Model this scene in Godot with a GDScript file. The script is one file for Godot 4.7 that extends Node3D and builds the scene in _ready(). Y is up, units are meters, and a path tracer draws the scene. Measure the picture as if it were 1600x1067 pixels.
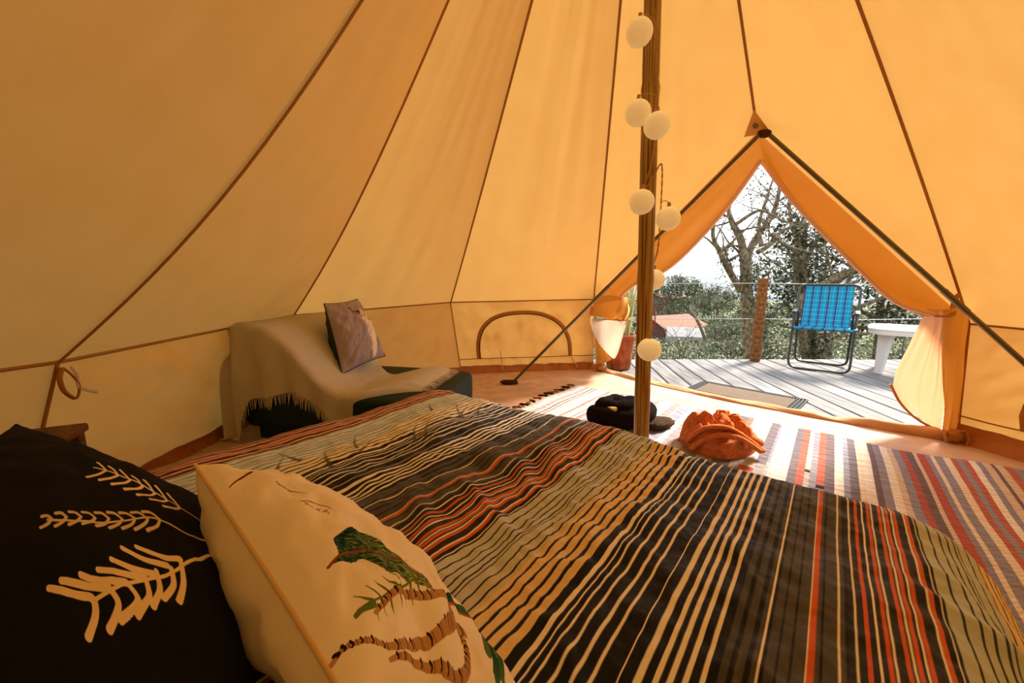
extends Node3D

# World: y up, metres. The tent floor is y = 0, the camera stands at x = 0, z = 0 and looks towards -z.
# W(x, y, f) puts a point f metres ahead of the camera's place.

func W(x: float, y: float, f: float) -> Vector3:
	return Vector3(x, y, -f)

const BED := Vector2(0.6327, 0.7744)          # the way the bed's stripes run, as (x, forward)
var M := {}
var rng := RandomNumberGenerator.new()
var fn := FastNoiseLite.new()
var taken := {}


class Geo:
	var v := PackedVector3Array()
	var n := PackedVector3Array()
	var t := PackedVector2Array()
	var ix := PackedInt32Array()

	func face(p: Array, out: Vector3) -> void:
		var a: Vector3 = p[0]
		var m: Vector3 = (p[2] - a).cross(p[1] - a)
		if m.length_squared() < 1e-18:
			return
		if m.dot(out) < 0:
			p = p.duplicate()
			p.reverse()
			m = -m
		m = m.normalized()
		var s := v.size()
		for q in p:
			v.append(q)
			n.append(m)
			t.append(Vector2(q.x + q.z * 0.7, q.y + q.z * 0.7))
		for k in range(1, p.size() - 1):
			ix.append_array(PackedInt32Array([s, s + k, s + k + 1]))

	func box(c: Vector3, size: Vector3, b := Basis(), ch := 0.004) -> void:
		var h := size / 2.0
		ch = minf(ch, minf(h.x, minf(h.y, h.z)) * 0.8)
		var P := func(sx: int, sy: int, sz: int, ax: int) -> Vector3:
			var q := Vector3((h.x - (0.0 if ax == 0 else ch)) * sx, (h.y - (0.0 if ax == 1 else ch)) * sy, (h.z - (0.0 if ax == 2 else ch)) * sz)
			return c + b * q
		for s in [-1, 1]:
			face([P.call(s, -1, -1, 0), P.call(s, 1, -1, 0), P.call(s, 1, 1, 0), P.call(s, -1, 1, 0)], b.x * s)
			face([P.call(-1, s, -1, 1), P.call(1, s, -1, 1), P.call(1, s, 1, 1), P.call(-1, s, 1, 1)], b.y * s)
			face([P.call(-1, -1, s, 2), P.call(1, -1, s, 2), P.call(1, 1, s, 2), P.call(-1, 1, s, 2)], b.z * s)
			for r in [-1, 1]:
				face([P.call(s, r, -1, 0), P.call(s, r, 1, 0), P.call(s, r, 1, 1), P.call(s, r, -1, 1)], b.x * s + b.y * r)
				face([P.call(s, -1, r, 0), P.call(s, 1, r, 0), P.call(s, 1, r, 2), P.call(s, -1, r, 2)], b.x * s + b.z * r)
				face([P.call(-1, s, r, 1), P.call(1, s, r, 1), P.call(1, s, r, 2), P.call(-1, s, r, 2)], b.y * s + b.z * r)
				for w in [-1, 1]:
					face([P.call(s, r, w, 0), P.call(s, r, w, 1), P.call(s, r, w, 2)], b.x * s + b.y * r + b.z * w)

	# a sheet of nu x nv cells through f(u, v), smooth
	func grid(nu: int, nv: int, f: Callable, uv := Vector2.ONE, uvf = null) -> void:
		var s := v.size()
		for i in nu + 1:
			for j in nv + 1:
				var a := float(i) / nu
				var b := float(j) / nv
				v.append(f.call(a, b))
				n.append(Vector3.ZERO)
				t.append(uvf.call(a, b) if uvf else Vector2(a, b) * uv)
		for i in nu:
			for j in nv:
				var a := s + i * (nv + 1) + j
				var b := a + nv + 1
				for tri in [[a, b, a + 1], [b, b + 1, a + 1]]:
					var m: Vector3 = (v[tri[2]] - v[tri[0]]).cross(v[tri[1]] - v[tri[0]])
					for k in tri:
						n[k] += m
						ix.append(k)
		for k in range(s, v.size()):
			n[k] = n[k].normalized() if n[k].length_squared() > 0 else Vector3.UP

	# a round bar along p with radius r (one number, or one for each point)
	func tube(p: PackedVector3Array, r, k := 8, caps := true, flat := 1.0, up := Vector3.ZERO) -> void:
		var s := v.size()
		var m := p.size()
		var d := (p[1] - p[0]).normalized()
		var side := d.cross(up if up != Vector3.ZERO else (Vector3.UP if absf(d.y) < 0.9 else Vector3.RIGHT)).normalized()
		var along := 0.0
		for i in m:
			var dd := (p[mini(i + 1, m - 1)] - p[maxi(i - 1, 0)])
			if dd.length_squared() > 0:
				d = dd.normalized()
			side = (side - d * side.dot(d)).normalized()
			var other := d.cross(side)
			if i:
				along += p[i].distance_to(p[i - 1])
			var q: float = r[i] if r is Array or r is PackedFloat32Array else r
			for j in k + 1:
				var a := TAU * j / k
				var w := side * cos(a) + other * sin(a) * flat
				v.append(p[i] + w * q)
				n.append((side * cos(a) * flat + other * sin(a)).normalized())
				t.append(Vector2(float(j) / k, along))
		for i in m - 1:
			for j in k:
				var a := s + i * (k + 1) + j
				var b := a + k + 1
				ix.append_array(PackedInt32Array([a, b, a + 1, b, b + 1, a + 1]))
		if caps:
			for e in [0, m - 1]:
				var ring := []
				for j in k:
					ring.append(v[s + e * (k + 1) + j])
				face(ring, (p[0] - p[1]) if e == 0 else (p[m - 1] - p[m - 2]))

	# profile of (radius, height) turned round y
	func lathe(prof: Array, k := 24, xf := Transform3D()) -> void:
		var s := v.size()
		var m := prof.size()
		for i in m:
			var dd: Vector2 = prof[mini(i + 1, m - 1)] - prof[maxi(i - 1, 0)]
			for j in k + 1:
				var a := TAU * j / k
				v.append(xf * Vector3(prof[i].x * cos(a), prof[i].y, prof[i].x * sin(a)))
				n.append((xf.basis * Vector3(dd.y * cos(a), -dd.x, dd.y * sin(a))).normalized())
				t.append(Vector2(float(j) / k, float(i) / (m - 1)))
		for i in m - 1:
			for j in k:
				var a := s + i * (k + 1) + j
				var b := a + k + 1
				ix.append_array(PackedInt32Array([a, a + 1, b, b, a + 1, b + 1]))

	# a soft box: half sizes h, squareness e (1 = ellipsoid, 0.2 = nearly a box); bump(unit direction) adds to the radius
	func soft(c: Vector3, h: Vector3, e: float, b := Basis(), nu := 28, nv := 20, bump = null) -> void:
		var pw := func(x: float) -> float: return signf(x) * pow(absf(x), e)
		grid(nu, nv, func(a: float, q: float) -> Vector3:
			var lo := TAU * a
			var la := PI * (q - 0.5)
			var d := Vector3(pw.call(cos(la)) * pw.call(cos(lo)), pw.call(sin(la)), pw.call(cos(la)) * pw.call(sin(lo)))
			var k := 1.0
			if bump:
				k += bump.call(d)
			return c + b * (d * h * k))

	func mesh() -> ArrayMesh:
		var a := []
		a.resize(Mesh.ARRAY_MAX)
		a[Mesh.ARRAY_VERTEX] = v
		a[Mesh.ARRAY_NORMAL] = n
		a[Mesh.ARRAY_TEX_UV] = t
		a[Mesh.ARRAY_INDEX] = ix
		var m := ArrayMesh.new()
		m.add_surface_from_arrays(Mesh.PRIMITIVE_TRIANGLES, a)
		return m


# ---------------------------------------------------------------- helpers: naming, tagging, committing

func numbered(called: String) -> String:
	var k: int = taken.get(called, 0)
	taken[called] = k + 1
	return called if k == 0 else "%s_%03d" % [called, k]


func tag(o: Node, label: String, category: String, group := "", kind := "") -> Node:
	if label:
		o.set_meta("label", label)
	if category:
		o.set_meta("category", category)
	if group:
		o.set_meta("group", group)
	if kind:
		o.set_meta("kind", kind)
	return o


func thing(called: String, label: String, category: String, at := Vector3.ZERO, turn := 0.0, group := "", kind := "") -> Node3D:
	var o := Node3D.new()
	o.name = numbered(called)
	add_child(o)
	o.position = at
	o.rotation.y = turn
	tag(o, label, category, group, kind)
	return o


func put(called: String, g, m: Material, parent: Node = null, kind := "", label := "") -> MeshInstance3D:
	var o := MeshInstance3D.new()
	var top := parent == null
	o.name = numbered(called) if top else called
	o.mesh = g.mesh() if g is Geo else g
	o.material_override = m
	(self if top else parent).add_child(o, true)
	if kind:
		o.set_meta("kind", kind)
	if label:
		o.set_meta("label", label)
	return o


func scatter(called: String, mesh: Mesh, m: Material, places: Array, colors: Array, parent: Node = null) -> MultiMeshInstance3D:
	var mm := MultiMesh.new()
	mm.transform_format = MultiMesh.TRANSFORM_3D
	mm.use_colors = true
	mm.mesh = mesh
	mm.instance_count = places.size()
	for i in places.size():
		mm.set_instance_transform(i, places[i])
		mm.set_instance_color(i, colors[i])
	var o := MultiMeshInstance3D.new()
	o.name = numbered(called) if parent == null else called
	o.multimesh = mm
	o.material_override = m
	(self if parent == null else parent).add_child(o, true)
	o.set_meta("kind", "stuff")
	return o


func curve(pts: Array, steps := 8) -> PackedVector3Array:      # a smooth line through the points
	var out := PackedVector3Array()
	var m := pts.size()
	for i in m - 1:
		var a: Vector3 = pts[maxi(i - 1, 0)]
		var b: Vector3 = pts[i]
		var c: Vector3 = pts[i + 1]
		var d: Vector3 = pts[mini(i + 2, m - 1)]
		for k in steps:
			out.append(b.cubic_interpolate(c, a, d, float(k) / steps))
	out.append(pts[m - 1])
	return out


func along(line: PackedVector3Array, s: float) -> Vector3:
	var x := clampf(s, 0, 1) * (line.size() - 1)
	var i := mini(int(x), line.size() - 2)
	return line[i].lerp(line[i + 1], x - i)


# a sheet of cloth through rows of points
func sheet(g: Geo, rows: Array, nu: int, nv: int, bump = null, uv := Vector2.ONE) -> void:
	var lines := []
	for r in rows:
		lines.append(curve(r, 10))
	g.grid(nu, nv, func(a: float, b: float) -> Vector3:
		var col := []
		for l in lines:
			col.append(along(l, b))
		var x := a * (col.size() - 1)
		var i := mini(int(x), col.size() - 2)
		var p: Vector3 = col[i].cubic_interpolate(col[i + 1], col[maxi(i - 1, 0)], col[mini(i + 2, col.size() - 1)], x - i)
		return p + bump.call(a, b, p) if bump else p, uv)


func ns(p: Vector3, f := 1.0) -> float:
	return fn.get_noise_3d(p.x * f, p.y * f, p.z * f)


# ---------------------------------------------------------------- helpers: materials and prints

func lin(r: float, g: float, b: float) -> Color:
	return Color(r / 255.0, g / 255.0, b / 255.0)


func mat(c: Color, rough := 0.8, spec := 0.3) -> StandardMaterial3D:
	var m := StandardMaterial3D.new()
	m.albedo_color = c
	m.roughness = rough
	m.metallic_specular = spec
	m.cull_mode = BaseMaterial3D.CULL_DISABLED
	return m


func noise_tex(sd: int, freq: float, stops: Array, size := 512, oct := 4, kind := FastNoiseLite.TYPE_SIMPLEX_SMOOTH) -> NoiseTexture2D:
	var f := FastNoiseLite.new()
	f.seed = sd
	f.frequency = freq
	f.noise_type = kind
	f.fractal_octaves = oct
	var t := NoiseTexture2D.new()
	t.width = size
	t.height = size
	t.seamless = true
	t.noise = f
	var r := Gradient.new()
	var offs := PackedFloat32Array()
	var cols := PackedColorArray()
	for i in stops.size():
		offs.append(stops[i][0])
		cols.append(stops[i][1])
	r.offsets = offs
	r.colors = cols
	t.color_ramp = r
	return t


func tri(m: StandardMaterial3D, tex: Texture2D, scale: Vector3, world := false) -> StandardMaterial3D:
	m.albedo_texture = tex
	m.uv1_triplanar = true
	m.uv1_world_triplanar = world
	m.uv1_scale = scale
	return m


func relief(m: StandardMaterial3D, tex: Texture2D, depth: float) -> StandardMaterial3D:
	m.heightmap_enabled = true
	m.heightmap_texture = tex
	m.heightmap_scale = depth
	return m


func through(m: StandardMaterial3D, c: Color) -> StandardMaterial3D:
	m.backlight_enabled = true
	m.backlight = c
	return m


func dab(im: Image, x: float, y: float, r: float, c: Color) -> void:
	var w := im.get_width()
	var h := im.get_height()
	for j in range(maxi(0, int(y - r - 1)), mini(h, int(y + r + 2))):
		for i in range(maxi(0, int(x - r - 1)), mini(w, int(x + r + 2))):
			var k := clampf(r + 0.5 - Vector2(i - x, j - y).length(), 0, 1) * c.a
			if k > 0:
				im.set_pixel(i, j, im.get_pixel(i, j).lerp(Color(c.r, c.g, c.b), k))


# a brush stroke through points given in 0..1, width w0 to w1 (share of the image's height)
func stroke(im: Image, pts: Array, w0: float, w1: float, c: Color, c1 = null) -> void:
	var p3 := []
	var sz := Vector2(im.get_width(), im.get_height())
	for p in pts:
		p3.append(Vector3(p.x * sz.x, p.y * sz.y, 0))
	var line := curve(p3, 10)
	var total := 0.0
	for i in line.size() - 1:
		total += line[i].distance_to(line[i + 1])
	var done := 0.0
	for i in line.size() - 1:
		var d := line[i].distance_to(line[i + 1])
		var k := maxi(1, int(d / maxf(1.0, minf(w0, w1) * sz.y * 0.3 + 0.5)))
		for j in k:
			var s := (done + d * j / k) / maxf(total, 1e-6)
			var q := line[i].lerp(line[i + 1], float(j) / k)
			dab(im, q.x, q.y, lerpf(w0, w1, s) * sz.y * 0.5, c if c1 == null else c.lerp(c1, s))
		done += d


func fill_poly(im: Image, pts: Array, f: Callable) -> void:     # f(x, y in 0..1) -> Color
	var sz := Vector2(im.get_width(), im.get_height())
	var poly := PackedVector2Array()
	var lo := Vector2.INF
	var hi := -Vector2.INF
	for p in pts:
		poly.append(p * sz)
		lo = lo.min(p * sz)
		hi = hi.max(p * sz)
	for j in range(maxi(0, int(lo.y)), mini(im.get_height(), int(hi.y) + 1)):
		for i in range(maxi(0, int(lo.x)), mini(im.get_width(), int(hi.x) + 1)):
			if Geometry2D.is_point_in_polygon(Vector2(i + 0.5, j + 0.5), poly):
				var c: Color = f.call(i / sz.x, j / sz.y)
				im.set_pixel(i, j, im.get_pixel(i, j).lerp(Color(c.r, c.g, c.b), c.a))


func printed(im: Image, rough := 0.85) -> StandardMaterial3D:
	var m := mat(Color.WHITE, rough, 0.25)
	m.albedo_texture = ImageTexture.create_from_image(im)
	m.texture_repeat = false
	return m


# ================================================================ the scene
func _ready() -> void:
	rng.seed = 7
	fn.seed = 5
	fn.frequency = 1.0
	fn.fractal_octaves = 3
	# camera
	var cam := Camera3D.new()
	cam.name = "camera"
	cam.position = Vector3(0, 0.85, 0)
	cam.rotation_degrees = Vector3(-9.2, 0, 0)
	cam.fov = 82.36
	cam.near = 0.02
	cam.far = 4000
	add_child(cam)
	cam.current = true
	# sky: bright thin overcast, brighter overhead
	var sky_mat := ProceduralSkyMaterial.new()
	sky_mat.sky_top_color = Color(0.88, 0.91, 0.96)
	sky_mat.sky_horizon_color = Color(0.93, 0.94, 0.96)
	sky_mat.sky_energy_multiplier = SKY
	sky_mat.sky_curve = 0.3
	sky_mat.ground_bottom_color = Color(0.42, 0.43, 0.38)
	sky_mat.ground_horizon_color = Color(0.62, 0.64, 0.6)
	sky_mat.ground_energy_multiplier = 0.9
	sky_mat.sun_angle_max = 0.1
	var sky := Sky.new()
	sky.sky_material = sky_mat
	var env := Environment.new()
	env.background_mode = Environment.BG_SKY
	env.sky = sky
	env.tonemap_mode = Environment.TONE_MAPPER_LINEAR
	env.tonemap_exposure = EXPOSURE
	env.sdfgi_enabled = true
	env.ssao_enabled = true
	env.ssil_enabled = true
	var we := WorldEnvironment.new()
	we.name = "environment"
	we.environment = env
	add_child(we)
	# the sun behind thin cloud, in front and to the right of the tent
	var sun := DirectionalLight3D.new()
	sun.name = "sun"
	sun.light_color = Color(1.0, 0.955, 0.88)
	sun.light_energy = SUN
	sun.light_angular_distance = 14.0
	sun.shadow_enabled = true
	sun.look_at_from_position(Vector3.ZERO, -W(SUN_DIR.x, SUN_DIR.y, SUN_DIR.z))
	sun.sky_mode = DirectionalLight3D.SKY_MODE_LIGHT_ONLY
	add_child(sun)

	materials()
	ground_and_hills()
	deck()
	tent()
	bed()
	pillows()
	armchair()
	rug_and_cloths()
	pole_and_lights()
	deck_things()
	plants()
	houses()

const SKY := 1.5
const EXPOSURE := 1.1
const SUN := 4.0
const SUN_DIR := Vector3(0.9, 0.75, 0.6)


func materials() -> void:
	var weave := noise_tex(3, 0.09, [[0.25, lin(205, 205, 205)], [0.75, lin(255, 255, 255)]], 512, 3)
	var fine := noise_tex(4, 0.35, [[0.0, Color.BLACK], [1.0, Color.WHITE]], 256, 2)
	var canvas_tex := noise_tex(11, 0.012, [[0.2, lin(224, 170, 92)], [0.5, lin(226, 173, 96)], [0.8, lin(228, 176, 99)]], 512, 5)
	M.canvas = through(relief(tri(mat(Color.WHITE, 0.85, 0.2), canvas_tex, Vector3(0.9, 0.9, 0.9)), fine, 0.012), Color(0.56, 0.58, 0.57))
	M.canvas_double = through(tri(mat(Color.WHITE, 0.85, 0.2), canvas_tex, Vector3(1.2, 1.2, 1.2)), Color(0.42, 0.34, 0.24))
	M.seam = through(tri(mat(lin(190, 130, 62), 0.85, 0.2), weave, Vector3(6, 6, 6)), Color(0.25, 0.18, 0.1))
	M.mud = through(tri(mat(lin(184, 118, 60), 0.75, 0.3), noise_tex(7, 0.02, [[0.2, lin(225, 218, 210)], [0.8, lin(255, 255, 255)]], 256, 3), Vector3(2, 2, 2)), Color(0.2, 0.12, 0.05))
	M.sheet = tri(mat(lin(208, 174, 146), 0.7, 0.3), noise_tex(6, 0.02, [[0.2, lin(236, 232, 228)], [0.8, lin(255, 255, 255)]], 256, 3), Vector3(1.3, 1.3, 1.3))
	M.sill = tri(mat(lin(206, 152, 104), 0.75, 0.3), noise_tex(7, 0.02, [[0.2, lin(225, 218, 210)], [0.8, lin(255, 255, 255)]], 256, 3), Vector3(2, 2, 2))
	M.lining = through(tri(mat(lin(240, 226, 212), 0.9, 0.2), weave, Vector3(3, 3, 3)), Color(0.8, 0.76, 0.72))
	M.sheer = through(mat(lin(236, 206, 178), 0.9, 0.2), Color(0.72, 0.55, 0.42))
	M.cord = mat(lin(205, 170, 110), 0.9, 0.1)
	M.dark_strap = mat(lin(70, 45, 22), 0.8, 0.2)
	M.steel = mat(lin(105, 95, 70), 0.35, 0.5)
	M.steel.metallic = 0.6
	# bare weathered boards
	M.planks = []
	for k in 5:
		var grain := noise_tex(30 + k, 0.02, [[0.2, lin(98, 96, 95)], [0.5, lin(124, 121, 119)], [0.8, lin(140, 137, 134)]], 512, 5)
		M.planks.append(tri(mat(Color(1, 1, 1).darkened(0.03 * k), 0.75, 0.3), grain, Vector3(2.6, 2.6, 0.22)))
	M.wood = tri(mat(lin(112, 76, 50), 0.5, 0.4), noise_tex(41, 0.02, [[0.2, lin(190, 150, 110)], [0.8, lin(255, 235, 215)]], 256, 4), Vector3(6, 6, 0.8))
	# bamboo pole: long streaks
	M.bamboo = mat(Color.WHITE, 0.32, 0.5)
	var streak := noise_tex(52, 0.03, [[0.15, lin(84, 52, 18)], [0.42, lin(150, 104, 40)], [0.62, lin(196, 160, 76)], [0.85, lin(150, 150, 88)]], 512, 4)
	M.bamboo.albedo_texture = streak
	M.bamboo.uv1_scale = Vector3(1.6, 0.12, 1)
	M.bulb = through(mat(lin(252, 246, 228), 0.28, 0.5), Color(1.0, 0.98, 0.92))
	relief(M.bulb, noise_tex(55, 0.05, [[0.3, Color.BLACK], [0.7, Color.WHITE]], 256, 3, FastNoiseLite.TYPE_CELLULAR), 0.06)
	M.led = mat(lin(255, 240, 210), 0.4, 0.3)
	M.led.emission_enabled = true
	M.led.emission = lin(255, 226, 170)
	M.led.emission_energy_multiplier = 2.0
	M.wire = mat(lin(185, 150, 95), 0.5, 0.4)
	M.green = relief(tri(mat(lin(12, 44, 38), 0.6, 0.35), weave, Vector3(9, 9, 9)), fine, 0.01)
	M.throw = through(relief(tri(mat(lin(253, 245, 228), 0.95, 0.1), weave, Vector3(7, 7, 7)), noise_tex(61, 0.16, [[0.3, Color.BLACK], [0.7, Color.WHITE]], 256, 2), 0.3), Color(0.3, 0.25, 0.18))
	M.throw.uv1_triplanar = true
	M.black_wool = relief(tri(mat(lin(30, 22, 22), 0.95, 0.1), weave, Vector3(9, 9, 9)), noise_tex(62, 0.2, [[0.3, Color.BLACK], [0.7, Color.WHITE]], 256, 2), 0.15)
	M.brown_wool = tri(mat(lin(78, 62, 50), 0.95, 0.1), weave, Vector3(9, 9, 9))
	M.rust = relief(tri(mat(lin(210, 126, 80), 0.95, 0.1), noise_tex(63, 0.03, [[0.2, lin(212, 196, 184)], [0.8, lin(255, 250, 240)]], 256, 4), Vector3(5, 5, 5)), fine, 0.12)
	M.terracotta = tri(mat(lin(160, 92, 58), 0.8, 0.2), noise_tex(71, 0.02, [[0.2, lin(190, 170, 155)], [0.8, lin(255, 248, 240)]], 256, 4), Vector3(3, 1.4, 3))
	M.soil = mat(lin(60, 44, 32), 1.0, 0.1)
	M.reed = through(mat(Color.WHITE, 0.6, 0.3), Color(0.5, 0.5, 0.3))
	M.reed.vertex_color_use_as_albedo = true
	M.trunk_palm = relief(tri(mat(lin(138, 104, 68), 0.85, 0.2), noise_tex(72, 0.03, [[0.2, lin(150, 120, 95)], [0.8, lin(255, 240, 225)]], 256, 4), Vector3(8, 3, 8)), fine, 0.1)
	M.tube_black = mat(lin(34, 36, 38), 0.35, 0.5)
	M.plastic = mat(lin(196, 199, 203), 0.4, 0.5)
	M.rubber = mat(lin(58, 60, 64), 0.7, 0.3)
	M.coir = relief(tri(mat(Color.WHITE, 1.0, 0.1), noise_tex(74, 0.2, [[0.2, lin(74, 60, 50)], [0.5, lin(118, 102, 88)], [0.8, lin(156, 142, 126)]], 512, 3), Vector3(5, 5, 5)), fine, 0.3)
	M.bark = relief(tri(mat(lin(150, 138, 122), 0.95, 0.1), noise_tex(81, 0.03, [[0.2, lin(130, 120, 108)], [0.8, lin(255, 250, 245)]], 256, 4), Vector3(2, 1, 2)), fine, 0.4)
	M.leaf = through(mat(Color.WHITE, 0.55, 0.35), Color(0.3, 0.3, 0.3))
	M.leaf.vertex_color_use_as_albedo = true
	M.earth = tri(mat(Color.WHITE, 1.0, 0.1), noise_tex(82, 0.02, [[0.25, lin(84, 96, 62)], [0.5, lin(112, 120, 84)], [0.75, lin(136, 132, 98)]], 512, 5), Vector3(0.12, 0.12, 0.12))
	M.hill = tri(mat(Color.WHITE, 1.0, 0.1), noise_tex(83, 0.02, [[0.25, lin(72, 86, 88)], [0.75, lin(92, 104, 102)]], 512, 5), Vector3(0.004, 0.004, 0.004))
	M.tiles = tri(mat(Color.WHITE, 0.9, 0.1), noise_tex(84, 0.05, [[0.25, lin(134, 92, 78)], [0.75, lin(162, 124, 108)]], 256, 3), Vector3(0.3, 0.3, 0.3))
	M.brick = tri(mat(Color.WHITE, 0.9, 0.1), noise_tex(85, 0.05, [[0.25, lin(84, 56, 50)], [0.75, lin(112, 76, 66)]], 256, 3), Vector3(0.3, 0.3, 0.3))
	M.render_wall = tri(mat(Color.WHITE, 0.9, 0.1), noise_tex(86, 0.03, [[0.25, lin(150, 148, 143)], [0.75, lin(170, 168, 162)]], 256, 3), Vector3(0.2, 0.2, 0.2))
	M.shade = mat(lin(52, 48, 46), 0.6, 0.4)


# ---------------------------------------------------------------- outside ground
func lie(x: float, f: float) -> float:      # height of the hillside at x, f
	var y := -1.7 - 0.17 * maxf(f - 5.0, 0.0)
	if f > 35:
		y = -6.8 - 0.075 * (f - 35.0)
	if f > 68:
		y = -9.3 + 0.16 * (minf(f, 100.0) - 68.0) - 0.05 * maxf(f - 100.0, 0.0)
	y -= 0.05 * clampf(x - 0.45 * f, 0, 60)
	# the slope the deck is cut into climbs away behind the tent and to its left
	var up := -(x * 0.8 + f * 0.6) - 2.6
	if up > 0:
		y += minf(up * 1.3, 8.0) + 0.9 * minf(up, 1.6)
	return y + 0.5 * ns(Vector3(x, 0, f), 0.09)


func ground_and_hills() -> void:
	var g := Geo.new()
	g.grid(70, 70, func(a: float, b: float) -> Vector3:
		var f := -14.0 + 172.0 * a * a + 20.0 * a
		var x := lerpf(-16.0 - maxf(f, 0) * 0.1, 18.0 + maxf(f, 0) * 1.25, b)
		return W(x, lie(x, f), f))
	tag(put("ground", g, M.earth), "green scrubby hillside falling away below the deck", "ground", "", "structure")
	var h := Geo.new()
	h.grid(60, 14, func(a: float, b: float) -> Vector3:
		var x := lerpf(-500, 2300, a)
		var k := (x - 750.0) / 330.0
		var top := 8.0 * exp(-k * k) + 7.0 * ns(Vector3(x, 0, 3), 0.006) - 26.0 * clampf((x - 800.0) / 400.0, 0, 1)
		return W(x, lerpf(-110.0, top, b), 1500.0 - 380.0 * (1.0 - b)))
	tag(put("hill", h, M.hill), "pale mountain ridge far off beyond the valley", "mountain", "", "structure")
	var h2 := Geo.new()
	h2.grid(60, 14, func(a: float, b: float) -> Vector3:
		var x := lerpf(-200, 900, a)
		var top := -22.0 + 5.0 * ns(Vector3(x, 0, 9), 0.012) - 12.0 * clampf((x - 280.0) / 200.0, 0, 1)
		return W(x, lerpf(-60.0, top, b), 560.0 - 300.0 * (1.0 - b)))
	tag(put("hill", h2, M.hill), "low wooded rise in the valley before the pale mountain", "hill", "", "structure")
	# morning haze lying in the valley
	var fog := FogVolume.new()
	fog.name = "valley_haze"
	fog.size = Vector3(2600, 160, 900)
	fog.position = W(600, -20, 640)
	var fm := FogMaterial.new()
	fm.density = 0.0005
	fm.albedo = Color(0.96, 0.97, 1.0)
	fog.material = fm
	tag(fog, "thin white haze lying in the valley below the mountain", "haze", "", "stuff")
	if HAZE:
		(get_node("environment") as WorldEnvironment).environment.volumetric_fog_enabled = true
		(get_node("environment") as WorldEnvironment).environment.volumetric_fog_density = 0.0
		add_child(fog)

const HAZE := true
const DECK_TURN := 6.5


func deck() -> void:
	var d := thing("deck", "weathered grey timber deck outside the tent door", "deck", Vector3.ZERO, 0, "", "structure")
	var a := deg_to_rad(DECK_TURN)
	var dir := Vector3(sin(a), 0, -cos(a))
	var side := Vector3(cos(a), 0, sin(a))
	var edge := 4.07
	for k in range(-17, 40):
		# each board runs from under the tent to the outer edge, cut along the edge
		var mid := side * (0.163 * k + 0.03)
		var t1 := (edge + mid.z) / cos(a)                      # how far along dir the outer edge lies
		var t0 := t1 - rng.randf_range(6.3, 6.4)
		if mid.x > 5.0 or mid.x < -3.2:
			continue
		var g := Geo.new()
		var w := 0.153
		var h := 0.032
		var hs := w / 2.0
		var cut := hs * tan(a)
		var c := 0.005
		var q := []
		for p in [[-hs, 0.0 - c], [-hs + c, 0.0], [hs - c, 0.0], [hs, -c], [hs, -h], [-hs, -h]]:
			q.append([side * p[0] + Vector3.UP * p[1] + dir * (t0), side * p[0] + Vector3.UP * p[1] + dir * (t1 + p[0] * tan(a))])
		for i in 6:
			var j := (i + 1) % 6
			var o: Vector3 = q[i][0] + q[j][0] - 2.0 * (dir * t0 + Vector3.DOWN * h * 0.5)
			g.face([q[i][0], q[j][0], q[j][1], q[i][1]], o)
		for e in 2:
			var ring := []
			for i in 6:
				ring.append(q[i][e])
			g.face(ring, dir * (1 if e else -1))
		var o := put("plank", g, M.planks[(k * 7 + 30) % 5], d)
		# local axes along the board, so that the grain runs with it
		o.position = mid + Vector3.UP * rng.randf_range(-0.004, 0.0)
	var fr := Geo.new()
	for k in 6:
		fr.box(W(lerpf(-2.8, 5.0, k / 5.0), -0.95, 3.9), Vector3(0.1, 1.82, 0.1))
	for f in [-1.6, 0.6, 2.4, 3.9]:
		fr.box(W(1.2, -0.105, f), Vector3(8.2, 0.14, 0.06))
	put("joist", fr, M.planks[2], d, "stuff")


# ---------------------------------------------------------------- the tent
var T := Vector3(0.385, 2.8, -1.3)             # peak
var DA := Vector3(1.29, 1.61, -2.2)            # top of the door
# corners of the eave and of the wall's foot, going round from behind the camera on the left
var EV := []
var FT := []


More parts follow.
